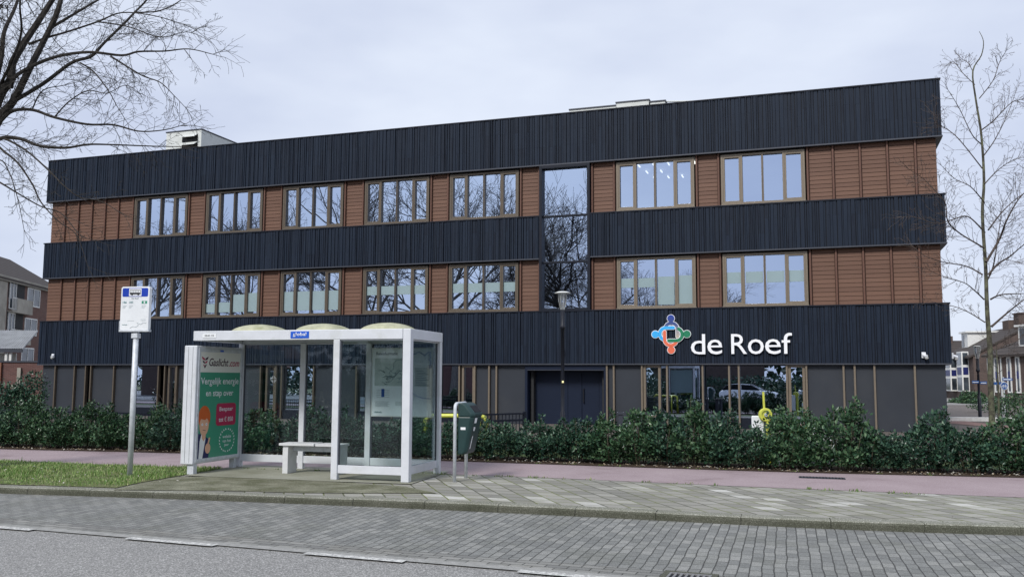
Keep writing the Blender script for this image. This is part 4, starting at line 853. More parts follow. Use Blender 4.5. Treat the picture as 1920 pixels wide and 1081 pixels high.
random.seed(55); HL=offset(PF,.62); UH=arclen(HL); s_=0; idx=0
lab='dark green broad-leaved evergreen shrub in the clipped row behind the cycle path'
while s_<UH[-1]-1:
    p,_=along(HL,UH,s_); s_+=random.uniform(.44,.62)
    if p.x<-13.5 or p.x>11: continue
    k=random.randrange(8); t_=thing('hedge_shrub',lab,'shrub',(p.x,p.y+random.uniform(-.1,.1),.01),random.uniform(0,2*PI),'shrubs in the row behind the cycle path')
    sc=random.uniform(.82,1.04)*(1.04 if p.x>1 else 1.0); t_.scale=(sc,sc,sc*random.uniform(.86,1.14))
    for nm,me in zip(('foliage','stems'),vars_[k]): o=bpy.data.objects.new(nm,me); C.objects.link(o); o.parent=t_
# ================================================================== THINGS BEHIND THE HEDGE
# black railing along the left
def railing(A,B,h,label,gap=.11,z0=0,post=2.0):
    d=B-A; Ln=d.length; t_=thing('metal_railing',label,'railing',A,math.atan2(d.y,d.x)); a=MB(); a.box(0,-.02,h-.04,Ln,.02,h).box(0,-.015,h-.20,Ln,.015,h-.15).box(0,-.015,.1,Ln,.015,.14); a.build('rail','navy_metal',t_)
    a=MB(); x=0
    while x<Ln: a.box(x-.008,-.008,.1,x+.008,.008,h+.0); x+=gap
    a.build('bars','navy_metal',t_); n_=max(1,int(Ln/post))
    for k in range(n_+1): q=MB(); q.box(Ln*k/n_-.03,-.03,0,Ln*k/n_+.03,.03,h+.03); q.build('post','navy_metal',t_)
railing(Vector((AT(60,770,24).x,24,0)),Vector((AT(345,765,22.5).x,22.5,0)),.70,'low black barred railing in front of the left end of the school')
railing(Vector((AT(-60,770,30).x,30,0)),Vector((AT(72,770,28).x,28,0)),.55,'low black fence below the garden wall at the far left')
railing(Vector((AT(895,775,21).x,21,0)),Vector((AT(984,770,22).x,22,0)),.78,'short black barred railing left of the school entrance')
t_=thing('stair_railing','grey sloping handrails with dark capped posts right of the entrance','handrail',(0,0,0))
a=MB(); p1=AT(1118,806,20.5);p2=AT(1150,784,22);p3=AT(1160,808,20);p4=AT(1200,780,22); a.tube([p1,p2],.022,8); a.tube([p3,p4],.022,8); a.build('handrail','galvanised',t_)
for px in (1163,1199,1212):
    q=AT(px,776,22); a=MB(); a.box(q.x-.05,q.y-.05,0,q.x+.05,q.y+.05,q.z); a.box(q.x-.08,q.y-.08,q.z,q.x+.08,q.y+.08,q.z+.05); a.build('post','steel_dark',t_)
a=MB(); q0=AT(1163,781,22); q1=AT(1255,782,22); a.box(q0.x,21.98,q0.z-.03,q1.x,22.02,q0.z+.0); a.build('top_rail','steel_dark',t_)
railing(Vector((AT(1545,806,20).x,20,0)),Vector((AT(1790,806,19).x,19,0)),.42,'low dark railing between the hedge and the right half of the school',.3)
# yellow tubular hoops
t_=thing('yellow_hoop','bright yellow tubular hoop standing behind the hedge beside the litter bin','playground bar',(0,0,0))
a=MB(); p0=AT(826,779,18.6); p1=AT(900,779,18.6); p2=AT(911,790,18.6); p3=AT(912,860,18.6)
a.tube([(p0.x-.3,18.6,.0),(p0.x-.3,18.6,p0.z-.08),(p0.x-.22,18.6,p0.z),(p1.x,18.6,p1.z),((p1.x+p2.x)/2+.03,18.6,p1.z-.03),(p2.x,18.6,p2.z),(p3.x,18.6,0)],.045,12); a.tube([(p1.x-.02,18.9,0),(p1.x-.02,18.9,p1.z-.1),(p1.x-.12,18.7,p1.z-.01)],.03,10); a.build('bar','yellow_green',t_,smooth=True)
# yellow play post
P=AT(1435,775,17.6); t_=thing('play_post','lime yellow play post with a round wheel and thin upright bar above the hedge','play equipment',(P.x,17.6,0))
zt=AT(1433,734,17.6).z; zc=AT(1435,777,17.6).z; a=MB(); a.tube([(-.02,0,zc+.1),(-.03,0,zt)],.022,10); a.build('upright_bar','yellow_green',t_); a=MB(); a.lathe([(0,-.05),(.12,-.05),(.13,-.03),(.13,.03),(.12,.05),(.085,.05),(.075,.02),(0,.02)],26,0,Matrix.Translation((0,0,zc))@Matrix.Rotation(R(90),4,'X')); a.build('wheel','yellow_green',t_)
a=MB(); a.tube([(.06,0,0),(.05,0,zc-.1)],.05,10); a.build('leg','yellow_green',t_); a=MB(); a.tube([(0,-.055,zc),(0,-.03,zc)],.035,10); a.build('hub','galvanised',t_)
a=MB(); a.box(-.26,.02,.2,-.02,.06,zc-.02); a.build('side_panel','play_white',t_,.02)
P=AT(1530,820,17.2); t_=thing('play_sculpture','rounded white play panel with a yellow tube partly hidden by the hedge','play equipment',(P.x,17.2,0))
zp=AT(1530,799,17.2).z; a=MB(); a.prism([(-.22,0),(.30,0),(.34,zp*.55),(.22,zp-.10),(.10,zp),(-.02,zp-.02),(-.10,zp*.72),(-.24,zp*.62)],-.05,.05); a.build('panel','play_white',t_,.02)
p0=AT(1462,815,17.2).x-P.x; a=MB(); a.tube([(p0,0,AT(1462,815,17.2).z),(-.12,0,AT(1518,803,17.2).z)],.03,10); a.build('tube','yellow_green',t_)
a=MB(); a.tube([(p0,0,0),(p0,0,AT(1462,815,17.2).z)],.035,8); a.build('leg','play_white',t_)
# ================================================================== TREES
def limb(mb,rnd,pts,rads,n=5,jit=0.):
    mb.tube(pts,rads,n,cap=False)
def twig(mb,rnd,p,d,L,r,depth,droop,n=3,up=0.):
    k=max(3,int(L/.11)) if L<1.5 else 9; pts=[p.copy()]; q=p.copy(); dd=d.normalized(); seg=L/k; kids=[]
    for i in range(k):
        dd=(dd+Vector((rnd.gauss(0,.13),rnd.gauss(0,.13),rnd.gauss(0,.12)-droop*(1-i/k)+up*(i/k)))).normalized(); q=q+dd*seg; pts.append(q.copy()); kids.append((q.copy(),dd.copy(),i/k))
    mb.tube(pts,[max(.0026,r*(1-.72*i/k)) for i in range(k+1)],n,cap=False)
    if depth>0:
        sgn=1
        for (c,d2,f) in kids:
            if f<.12: continue
            for _ in range(1 if rnd.random()<.75 else 2):
                sgn=-sgn; ax=Vector((rnd.gauss(0,1),rnd.gauss(0,1),rnd.gauss(0,1))).normalized(); sd=(d2.cross(ax)).normalized()*sgn; nd=(d2*.75+sd*rnd.uniform(.5,.95)).normalized()
                twig(mb,rnd,c,nd,L*rnd.uniform(.32,.55)*(1.1-.5*f),r*.5,depth-1,droop,3,up)
def spline(pts,m=5):
    o=[]
    for i in range(len(pts)-1):
        p0=pts[max(i-1,0)];p1=pts[i];p2=pts[i+1];p3=pts[min(i+2,len(pts)-1)]
        for k in range(m):
            t_=k/m; o.append(.5*((2*p1)+(p2-p0)*t_+(2*p0-5*p1+4*p2-p3)*t_*t_+(3*p1-p0-3*p2+p3)*t_**3))
    o.append(pts[-1]); return o
def traced(mb,rnd,path,Y0,Y1,r0,r1,tw=.9,depth=2,every=2,droop=.0,n=7,twr=.0065,up=0.,start=0.):
    k=len(path); pts=[AT(x,y,Y0+(Y1-Y0)*i/(k-1)+rnd.uniform(-.15,.15)) for i,(x,y) in enumerate(path)]; sp=spline(pts,5); m=len(sp)
    mb.tube(sp,[r0+(r1-r0)*(i/(m-1))**.8 for i in range(m)],n,cap=False)
    for i in range(1,m-1):
        if i/m<start or i%every: continue
        d=(sp[i+1]-sp[i]).normalized()
        for _ in range(1 if rnd.random()<.5 else 2):
            ax=Vector((rnd.gauss(0,.5),rnd.gauss(0,1),rnd.gauss(0,.5))).normalized(); sd=d.cross(ax).normalized()*rnd.choice((-1,1)); nd=(d*.8+sd*.75).normalized()
            twig(mb,rnd,sp[i],nd,tw*rnd.uniform(.5,1.1)*(1.05-.45*i/m),twr*(1.1-.4*i/m),depth,droop,3,up)
    d=(sp[-1]-sp[-3]).normalized(); 
    for _ in range(3): twig(mb,rnd,sp[-1],(d+Vector((rnd.gauss(0,.3),rnd.gauss(0,.3),rnd.gauss(0,.3)))).normalized(),tw*.7,r1,depth-1,droop,3,up)
    return sp
rnd=random.Random(12); TB=Vector((-9.7,15.6,0))
tl=thing('bare_tree','large bare tree whose dark branches hang in from the left edge','tree',TB)
tk=MB(); fork=AT(-30,300,15.5)
tk.tube([TB-Vector((0,0,.1)),TB+Vector((.05,0,1.2)),TB+Vector((.15,0,2.6)),fork+Vector((-.25,0,-.5)),fork],[.34,.24,.21,.18,.14],14)
for v_i in range(len(tk.v)): tk.v[v_i]=tuple(Vector(tk.v[v_i])-TB)
tk.build('trunk','bark_dark',tl,smooth=True)
br=MB()
traced(br,rnd,[(-35,290),(0,220),(24,191),(45,150),(65,110),(94,53),(112,8),(125,-60),(130,-140)],15.5,15.8,.085,.03,1.3,2,3,.03)
traced(br,rnd,[(-35,270),(0,179),(20,150),(24,118),(45,81),(69,45),(98,0),(130,-50),(170,-120)],15.6,16.4,.095,.035,1.3,2,3,.03)
traced(br,rnd,[(-40,270),(0,120),(8,60),(30,10),(50,-60)],15.6,17,.06,.02,1.2,2,2)
traced(br,rnd,[(0,160),(24,110),(40,60),(38,0),(60,-60)],15.6,14.6,.03,.012,1.1,2,2)
traced(br,rnd,[(-35,290),(0,260),(37,260),(73,273),(122,277),(163,271),(204,271),(285,274),(338,275)],15.4,14.4,.042,.006,.75,2,2,.05)
traced(br,rnd,[(-30,260),(0,228),(24,208),(61,206),(102,220),(163,233),(212,234),(260,246),(305,244),(338,236)],15.5,15.0,.042,.006,.8,2,2,.06)
traced(br,rnd,[(20,165),(33,140),(94,110),(163,98),(228,104),(260,97),(309,96),(354,92),(399,102)],15.6,14.6,.04,.006,.85,2,2,.06)
traced(br,rnd,[(24,191),(81,157),(134,118),(171,106),(195,81),(236,41),(252,24),(275,0),(300,-40)],15.6,16.3,.038,.014,1.0,2,2,.03)
traced(br,rnd,[(150,118),(175,134),(204,171),(220,200),(240,232)],15.4,14.6,.016,.004,.55,2,2,.08)
traced(br,rnd,[(208,106),(240,126),(269,143),(301,155),(326,179),(350,204)],15.0,14.3,.018,.004,.6,2,2,.05)
traced(br,rnd,[(0,258),(20,265),(53,285),(94,322),(122,350),(151,370),(191,378),(235,405)],15.2,13.6,.022,.004,.6,2,3,.07)
traced(br,rnd,[(-30,240),(0,277),(33,305),(61,346),(77,379),(110,415),(143,440),(165,500)],15.2,13.4,.024,.004,.6,2,3,.07)
traced(br,rnd,[(-40,320),(0,342),(33,362),(77,387),(115,400),(150,440),(178,450)],14.8,13.2,.018,.004,.55,2,3,.06)
traced(br,rnd,[(53,83),(90,70),(122,61),(183,41),(228,24),(290,30),(340,45)],15.8,15.2,.026,.006,.85,2,2,.05)
traced(br,rnd,[(183,41),(240,50),(300,70),(350,60),(390,75)],15.4,14.6,.014,.004,.6,2,2,.05)
traced(br,rnd,[(94,53),(150,20),(210,-15),(260,-40)],15.8,16.5,.03,.01,.9,2,2)
traced(br,rnd,[(252,24),(300,20),(340,0),(370,-30)],16.,16.,.015,.006,.8,2,2,.04)
traced(br,rnd,[(-30,330),(0,300),(20,330),(35,380),(45,430)],15.,14.,.014,.004,.5,2,2,.08)
traced(br,rnd,[(102,220),(130,190),(165,170),(200,175),(235,160),(262,175)],15.3,15.,.014,.004,.6,2,2,.03)
traced(br,rnd,[(60,206),(80,170),(120,160),(160,150)],15.6,16.2,.014,.004,.6,2,2,.0)
for i_ in range(16):   # the rest of the crown, above and left of the picture
    a=rnd.uniform(0,2*PI); p=fork+Vector((0,0,rnd.uniform(.2,2))); d=Vector((-abs(math.cos(a))-.2,math.sin(a)*.7,rnd.uniform(.3,1.2))).normalized(); twig(br,rnd,p,d,rnd.uniform(3,4.5),.05,2,0,5)
for v_i in range(len(br.v)): v=br.v[v_i]; br.v[v_i]=(v[0]-TB.x,v[1]-TB.y,v[2]-TB.z)
br.build('crown','bark_dark',tl); print('left tree faces',len(br.f))
# right tree
rnd=random.Random(31); Yt=18.2; TB=AT(1860,800,Yt); TB.z=0
tr=thing('young_tree','tall slender bare young tree with mossy trunk at the right edge','tree',TB)
tk=MB(); path=[(1862,880),(1860,790),(1857,700),(1856,650),(1852,600),(1850,560),(1848,500),(1842,402),(1845,338),(1840,253),(1830,189),(1824,134),(1840,104),(1844,78),(1836,59)]
pts=[AT(x,y,Yt) for x,y in path]; pts[0]=TB.copy(); sp=spline(pts,4); m_=len(sp)
tk.tube([p-TB for p in sp],[.066*(1-.965*(i/(m_-1))**.75)+.002 for i in range(m_)],12,cap=False); tk.build('trunk','bark_young',tr,smooth=True)
br=MB()
TR=[([(1845,465),(1832,457),(1798,436),(1777,414),(1772,380),(1751,355),(1730,334),(1704,317)],.020,.55),([(1847,436),(1815,406),(1785,412),(1755,419),(1720,408),(1691,406)],.016,.5),([(1842,316),(1798,261),(1772,240),(1755,231),(1751,214)],.014,.5),([(1840,270),(1823,253),(1798,202),(1777,168)],.013,.5),([(1828,159),(1806,138),(1789,117),(1777,121)],.009,.35),([(1836,185),(1862,151),(1874,117),(1887,95)],.011,.4),([(1840,244),(1862,227),(1896,193),(1919,185),(1945,170)],.014,.5),([(1842,295),(1866,261),(1891,210),(1905,170)],.014,.5),
([(1849,491),(1874,448),(1887,414),(1908,376),(1930,350),(1960,300)],.030,.7),([(1853,431),(1883,393),(1919,363),(1950,350)],.018,.6),([(1845,561),(1828,545),(1808,530),(1770,519),(1740,505)],.016,.4),([(1843,515),(1812,499),(1774,492),(1735,480),(1710,460)],.016,.45),([(1847,604),(1816,585),(1785,573),(1735,563)],.013,.35),([(1857,561),(1878,552),(1920,550),(1950,548)],.020,.5),([(1859,612),(1890,585),(1920,561),(1945,540)],.026,.6),([(1853,515),(1871,495),(1894,480),(1925,455),(1960,440)],.024,.6),([(1848,530),(1862,500),(1872,440),(1880,380)],.022,.6),([(1862,655),(1885,650),(1905,640),(1930,615)],.012,.35),([(1846,345),(1870,320),(1900,300),(1940,290)],.014,.5),([(1846,380),(1820,350),(1790,335),(1765,310)],.013,.45),([(1824,134),(1815,118),(1803,110),(1793,100)],.008,.25)]
for pth,r_,tw in TR: traced(br,rnd,pth,Yt,Yt+rnd.uniform(-1.2,1.2),r_,.004,tw,2,1,0,6,.0055,.06,.12)
for v_i in range(len(br.v)): v=br.v[v_i]; br.v[v_i]=(v[0]-TB.x,v[1]-TB.y,v[2]-TB.z)
br.build('crown','twig_brown',tr)
# sapling
rnd=random.Random(5); B=AT(1873,800,24); B.z=0; ts=thing('sapling','thin bare sapling between the young tree and the bicycle sign','tree',B)
tk=MB(); sp=[AT(1873,785,24),AT(1872,730,24),AT(1870,690,24),AT(1868,640,24)]; sp=[B]+sp; tk.tube([p-B for p in sp],[.035,.03,.025,.018,.006],8,cap=False); tk.build('trunk','bark_young',ts)
br=MB()
for py,dx in ((700,1),(690,-1),(675,1),(668,-1),(655,1),(650,-1),(645,1),(715,-1)): twig(br,rnd,AT(1871,py,24)-B,Vector((dx*.8,rnd.uniform(-.5,.5),.8)),rnd.uniform(.5,.9),.008,1,0,3,.05)
br.build('crown','twig_brown',ts)
# dormant shrub twigs in front of the left glazing
rnd=random.Random(8); B=AT(348,800,22); B.z=0; t_=thing('bare_bush','leafless twiggy bush between the advert display and the school wall','bush',B); br=MB()
for _ in range(26): twig(br,rnd,Vector((rnd.gauss(0,.08),rnd.gauss(0,.08),0)),Vector((rnd.uniform(-.35,.5),rnd.uniform(-.3,.3),1)),rnd.uniform(1.2,1.9),.006,0,-.02,3)
br.build('branches','twig_brown',t_)
# ================================================================== BACKGROUND HOUSES RIGHT
def gable(name,label,loc,rz,Wd,Dp,he,hr,wallm,roofm,group='brick houses beyond the school'):
    t_=thing(name,label,'house',loc,rz,group)   # ridge along local x
    a=MB(); a.box(0,0,-.3,Wd,Dp,he); a.add([(0,0,he),(0,Dp,he),(0,Dp/2,hr),(Wd,0,he),(Wd,Dp,he),(Wd,Dp/2,hr)],[(0,2,1),(3,4,5)]); a.build('wall',wallm,t_)
    o=.35; k=(hr-he)/(Dp/2); a=MB(); th=.16
    a.add([(-.1,-o,he-o*k),(Wd+.1,-o,he-o*k),(Wd+.1,Dp/2,hr),(-.1,Dp/2,hr),(-.1,Dp+o,he-o*k),(Wd+.1,Dp+o,he-o*k)]+[(-.1,-o,he-o*k+th),(Wd+.1,-o,he-o*k+th),(Wd+.1,Dp/2,hr+th),(-.1,Dp/2,hr+th),(-.1,Dp+o,he-o*k+th),(Wd+.1,Dp+o,he-o*k+th)],[(6,7,8,9),(9,8,11,10),(0,3,2,1),(3,4,5,2),(0,1,7,6),(4,10,11,5),(0,6,9,3),(3,9,10,4),(1,2,8,7),(2,5,11,8)]); rf_=a.build('roof',roofm,t_)
    return t_,rf_
def pwin(t_,x0,z0,x1,z1,y=-.0,name='window',fm='stone_white',mull=1,proud=.06):
    a=MB(); s=.10; a.box(x0,y-proud,z0,x1,y+.02,z0+s).box(x0,y-proud,z1-s,x1,y+.02,z1).box(x0,y-proud,z0+s,x0+s,y+.02,z1-s).box(x1-s,y-proud,z0+s,x1,y+.02,z1-s)
    for k in range(mull): x=x0+(x1-x0)*(k+1)/(mull+1); a.box(x-.04,y-proud,z0+s,x+.04,y+.02,z1-s)
    o=a.build(name,fm,t_); g=MB(); g.box(x0+s,y-.025,z0+s,x1-s,y+.01,z1-s); g.build('pane','dark_pane',o); return o
t=NT('dark_pane'); M['dark_pane']=t.fin(t.ramp(t.noise(t.obj(),.9,3),[(.35,(.012,.016,.022)),(.7,(.09,.11,.13))]),.08,.6)
dz=-.7
def PXY(px,Y): return AT(px,700,Y).x
# house A: corner (px 1825) at Y=80, facade runs left and back, gable end runs right and back
cA=Vector((PXY(1826,80),80,dz)); lft=Vector((PXY(1768,91),91,dz)); d=lft-cA; th=math.atan2(-d.y,-d.x)   # local x from left end to the corner
hA,rA=gable('brick_house','brown brick house with white bay windows seen just right of the school',lft,th,d.length,9.5,4.45,7.1,'brick_brown','roof_tiles')
Wl=d.length
def bay(t_,x0,x1,zs,dep=.6):
    b=MB(); b.box(x0,-dep,zs[0],x1,0,zs[-1]); bo=b.build('bay_window','stone_white',t_)
    for k in range(3):
        z0,z1=zs[k],zs[k+1]; g=MB(); g.box(x0+.15,-dep-.03,z0+.12,x1-.15,-dep-.002,z1-.12); g.box(x1+.002,-dep+.1,z0+.12,x1+.03,-.08,z1-.12); g.build('pane' if k!=1 else 'blue_panel','dark_pane' if k!=1 else 'dark_blue_panel',bo)
for x0 in (Wl-3.2,Wl-7.4,Wl-10.6): bay(hA,x0,x0+1.7,(1.3,2.7,3.6,4.9) if x0>Wl-4 else (1.3,2.6,3.4,4.5))
a=MB(); a.box(Wl-2.0,4.0,6.6,Wl-.6,5.4,8.2); a.box(Wl-2.1,3.9,8.2,Wl-.5,5.5,8.3); a.build('chimney','brick_brown',rA)
a=MB(); a.box(Wl-6.4,4.3,6.6,Wl-4.6,5.2,7.9); a.build('chimney','brick_brown',rA)
a=MB(); a.box(Wl-10.2,1.6,5.2,Wl-8.0,4.4,6.9); a.box(Wl-10.4,1.4,6.9,Wl-7.8,4.6,7.05); a.build('dormer','stone_white',rA)
a=MB(); a.box(Wl-10.0,1.56,5.6,Wl-9.2,1.599,6.7); a.build('dormer_window','dark_pane',rA)
# house B, nearer, to the right
cB=Vector((PXY(1851,66),66,-.35)); eB=Vector((PXY(1990,58),58,-.35)); d=eB-cB; hB,rB=gable('brick_house','brown brick house with a white dormer and tall narrow windows at the right edge',cB,math.atan2(d.y,d.x),d.length,9,3.75,5.5,'brick_brown','roof_tiles')
for x0 in (.12,.95,2.42,3.4,4.6): 
    o=pwin(hB,x0,1.1,x0+.48,3.6,0,mull=0); g=MB(); g.box(x0+.1,-.05,2.1,x0+.38,-.03,2.6); g.build('blue_panel','dark_blue_panel',o)
a=MB(); a.box(2.0,1.2,4.1,5.4,4.4,5.75); a.box(1.85,1.0,5.75,5.6,4.6,5.88); a.build('dormer','stone_white',rB); a=MB(); a.box(2.2,1.16,4.5,3.0,1.198,5.6); a.box(3.3,1.16,4.5,4.2,1.198,5.6); a.build('dormer_window','dark_pane',rB)
a=MB(); a.box(.9,3.8,5.0,2.0,5.0,6.3); a.build('chimney','brick_brown',rB)
for x in (.75,1.75): a=MB(); a.box(x-.06,-.06,-.3,x+.06,-.003,3.8); a.build('downpipe','unit_white',hB)
hC,rC=gable('brick_house','distant dark roofed house peeping between the school corner and the white dormer',Vector((PXY(1772,112),112,-.7)),R(-10),6,8,5.4,7.2,'brick_brown','roof_tiles')
a=MB(); a.box(.6,3.2,6.6,2.0,4.8,7.9); a.build('chimney','brick_brown',rC)
# low green bushes by the houses
def blob(name,label,loc,sx,sy,sz,mat,n=900,l=.09,seed=0):
    rnd=random.Random(seed); lv=MB()
    for _ in range(n):
        d=Vector((rnd.gauss(0,1),rnd.gauss(0,1),rnd.gauss(0,1))).normalized()*rnd.uniform(.55,1.); q=1+.22*noise.noise(d*2.2+Vector((seed,0,0))); p=Vector((d.x*sx*q,d.y*sy*q,sz*.5+d.z*sz*.55*q)); p.z=max(.02,p.z)
        dr=Vector((rnd.gauss(0,1),rnd.gauss(0,1),rnd.gauss(.4,1))).normalized(); nn=Vector((rnd.gauss(0,1),rnd.gauss(0,1),1)); nn=(nn-dr*nn.dot(dr)).normalized(); leafq(lv,p,dr,nn,l*rnd.uniform(.6,1.3),l*.35)
    t_=thing(name,label,'bush',loc); lv.build('foliage',mat,t_)
    s=MB(); 
    for k in range(5): a=k*1.3; s.tube([(0,0,0),(.3*sx*math.cos(a),.3*sy*math.sin(a),sz*.5)],[.03,.012],4)
    s.build('stems','shrub_wood',t_); return t_
blob('round_bush','low round green bush in front of the brick bay windows',Vector((PXY(1803,70),70,-.5)),1.1,.7,.75,'leaf_mid',1300,.16,1)
blob('round_bush','larger green bush beside the lamp post at the houses',Vector((PXY(1822,68),68,-.45)),1.1,.7,1.25,'leaf_mid',1500,.16,2)
blob('round_bush','leafy bush at the right edge below the bicycle sign',Vector((PXY(1905,34),34,0)),1.1,.7,1.15,'leaf_mid',1600,.09,3)
blob('round_bush','low dark bush at the foot of the young tree',Vector((PXY(1858,46),46,0)),1.4,.7,.8,'leaf_mid',900,.1,4)
# low white wall and dark basin edge near the right corner
q0=G(1778,789,.0); t_=thing('low_kerb_wall','low pale concrete wall beside the right corner of the school','wall',(q0.x,q0.y,0),R(-8)); a=MB(); a.box(0,0,0,3.4,.3,.16); a.build('wall','stone_white',t_,.01); a=MB(); a.box(0,.32,0,3.2,2.6,.06); a.build('basin','steel_dark',t_)
# ================================================================== LEFT: apartment block, garden wall, carport
A0=Vector((PXY(-120,68),68,0)); A1=Vector((PXY(112,93),93,0)); d=A1-A0; Wl=d.length; th=math.atan2(d.y,d.x)
ap,ar=gable('apartment_block','brick apartment block with concrete balconies and white windows beyond the left end',A0,th,Wl,11,10.2,13.4,'brick_flat','roof_tiles','buildings at the far left')
def sx_at(px):    # position along the apartment front seen at this pixel
    r=ray(px,600); dx,dy=d.x/Wl,d.y/Wl; k=(A0.y*r.x/r.y-A0.x)/(dx-dy*r.x/r.y); return k
def z_at(px,py): s_=sx_at(px); Y=A0.y+s_*d.y/Wl; return AT(px,py,Y).z
a=MB(); a.box(-.1,-.30,9.9,Wl,-.002,10.35); a.build('gutter_band','concrete_pale',ap)
for (pa_,pb_,ya,yb) in ((48,72,541,575),(46,69,597,629),(43,66,652,690)):
    xa,xb=sx_at(pa_),sx_at(pb_); pwin(ap,xa,z_at(60,yb),xb,z_at(60,ya),0,mull=1)
xa,xb=sx_at(12),sx_at(43)
for ya,yb,yc in ((527,560,587),(585,618,645)):
    za,zb,zc_=z_at(28,ya),z_at(28,yb),z_at(28,yc)
    a=MB(); a.box(xa,-.02,zb,xb,-.004,za); re=a.build('balcony_recess','brick_recess' if 'brick_recess' in M else 'interior_dark',ap)
    a=MB(); a.box(xa-.1,-.5,zc_,xb+.8,-.03,zc_+.15); a.box(xa+.9,-.5,zc_+.15,xb+.8,-.4,zb); a.build('balcony','concrete_pale',ap)
    a=MB(); x=xa-.1
    while x<xa+.9: a.box(x,-.48,zc_+.15,x+.03,-.45,zb); x+=.18
    a.box(xa-.1,-.5,zb-.05,xa+.9,-.44,zb); a.build('balcony_railing','stone_white',ap)
    pwin(ap,xa+.2,zc_+.3,xa+1.6,za-.1,-.03,mull=1)
a=MB(); a.box(sx_at(-60),-.12,0,sx_at(8),-.003,9.85); a.build('stair_tower','concrete_pale',ap)
# garden wall
w0=Vector((PXY(-120,46),46,0)); w1=Vector((PXY(100,46),46,0)); t_=thing('garden_wall','tall red brick garden wall with dark coping left of the school','wall',w0); hz=AT(40,676,46).z
a=MB(); a.box(0,0,0,w1.x-w0.x,.25,hz-.08); a.build('wall','brick_wall',t_); a=MB(); a.box(-.05,-.05,hz-.08,w1.x-w0.x+.05,.3,hz); a.build('coping','steel_dark',t_)
a=MB(); q=PXY(37,46)-w0.x; a.box(q-.09,-.10,0,q+.09,-.002,hz-.35); a.build('downpipe','concrete_pale',t_); q=PXY(3,46)-w0.x; a=MB(); a.box(q-.35,-.12,0,q+.02,-.002,hz-.1); a.build('pier','brick_orange',t_)
# carport
Yc=50; t_=thing('carport','grey corrugated canopy roof on posts behind the garden wall','canopy',(PXY(-70,Yc),Yc,0)); x1_=PXY(58,Yc)-PXY(-70,Yc); z0_=AT(50,655,Yc).z; a=MB(); n_=60
vs=[];fs=[]
for i in range(n_+1):
    x=x1_*i/n_; h=.05*(i%2); vs+=[(x,-1.0,z0_+h),(x-.9,2.2,z0_+1.15+h)]
for i in range(n_): fs.append((2*i,2*i+2,2*i+3,2*i+1))
a.add(vs,fs); a.add([(p[0],p[1],p[2]-.06) for p in vs],[tuple(reversed(f)) for f in fs]); a.build('roof','canopy_grey',t_)
a=MB(); a.box(0,-1.02,z0_-.18,x1_,-.95,z0_-.01); a.build('gutter','steel_dark',t_); a=MB(); a.box(.3,.2,0,x1_-1.0,.3,z0_-.2); a.build('wall','unit_white',t_)
for px in (26,34): q=PXY(px,Yc)-PXY(-70,Yc); a=MB(); a.box(q-.06,-.9,0,q+.06,-.8,z0_-.2); a.build('post','stone_white',t_)
for k,(px,hh,l) in enumerate(((4,1.35,'dark conifer shrub at the left edge below the brick wall'),(34,1.3,'small dark conifer shrub below the middle of the brick wall'),(62,1.75,'tall dark conifer shrub against the left corner of the school'))): blob('conifer_shrub',l,Vector((PXY(px,34),34,0)),.65 if k else 1.,.5,hh,'leaf_dark',1300,.10,20+k)
# ================================================================== WHAT THE GLASS REFLECTS: across the road, behind the camera
def big_tree(seed,H,depth=3):
    rnd=random.Random(seed); mb=MB(); tk=MB(); lean=Vector((rnd.uniform(-.08,.08),rnd.uniform(-.08,.08),1)); pts=[lean*H*.4*k/4+Vector((rnd.gauss(0,.06),rnd.gauss(0,.06),0))*k for k in range(5)]
    tk.tube(pts,[.36,.28,.25,.22,.18],10,cap=False)
    def rec(p,d,L,r,dp):
        k=6; q=p.copy(); dd=d.normalized(); P_=[p.copy()]
        for i in range(k): dd=(dd+Vector((rnd.gauss(0,.14),rnd.gauss(0,.14),rnd.gauss(0.02,.12)))).normalized(); q=q+dd*L/k; P_.append(q.copy())
        mb.tube(P_,[max(.012,r*(1-.6*i/k)) for i in range(k+1)],5 if dp>1 else 3,cap=False)
        if dp>0:
            n_=rnd.randint(6,8) if dp>1 else 8
            for j in range(n_):
                i=rnd.randint(2,k); a=Vector((rnd.gauss(0,1),rnd.gauss(0,1),rnd.gauss(0,1))).normalized(); s_=dd.cross(a).normalized(); rec(P_[i],(dd*.8+s_*rnd.uniform(.5,1.)+Vector((0,0,.15))).normalized(),L*rnd.uniform(.42,.65),r*.45,dp-1)
    for j in range(7): a=j*2.4+rnd.random(); rec(pts[rnd.choice((2,3,4,4))],Vector((math.cos(a)*.75,math.sin(a)*.75,rnd.uniform(.6,1.3))),H*rnd.uniform(.36,.5),.12,depth)
    return tk.mesh('trunk',['bark_grey']),mb.mesh('crown',['bark_grey'])
protos=[big_tree(71,16),big_tree(72,17),big_tree(73,15)]
# places found by mirroring the photo's reflections in the facade
for k,(x,y,sc,rz,l) in enumerate(((-25.5,-13,.92,0.9,'bare tree across the road mirrored in the tall stair window'),(-34,-3.5,1.22,1.2,'bare tree across the road mirrored in the middle upper windows'),(-40,2,1.22,2.5,'bare tree across the road mirrored in the left middle windows'),(-50,7,1.15,.7,'bare tree across the road mirrored in the second window from the left'),(-28,-6,1.0,3.,'smaller bare tree across the road mirrored left of the stair window'),(-23,-22,.75,4.,'bare tree across the road mirrored low in the windows right of the stair window'),(-30,-48,.9,5.,'far bare tree mirrored at the foot of the rightmost lower window'),(-62,12,1.0,1.9,'bare tree far along the road mirrored in the lower left windows'))):
    t_=thing('street_tree',l,'tree',(x,y,RZ+.1),rz,'bare trees across the road'); t_.scale=(sc,sc,sc)
    for nm,me in zip(('trunk','crown'),protos[k%3]): o=bpy.data.objects.new(nm,me); C.objects.link(o); o.parent=t_
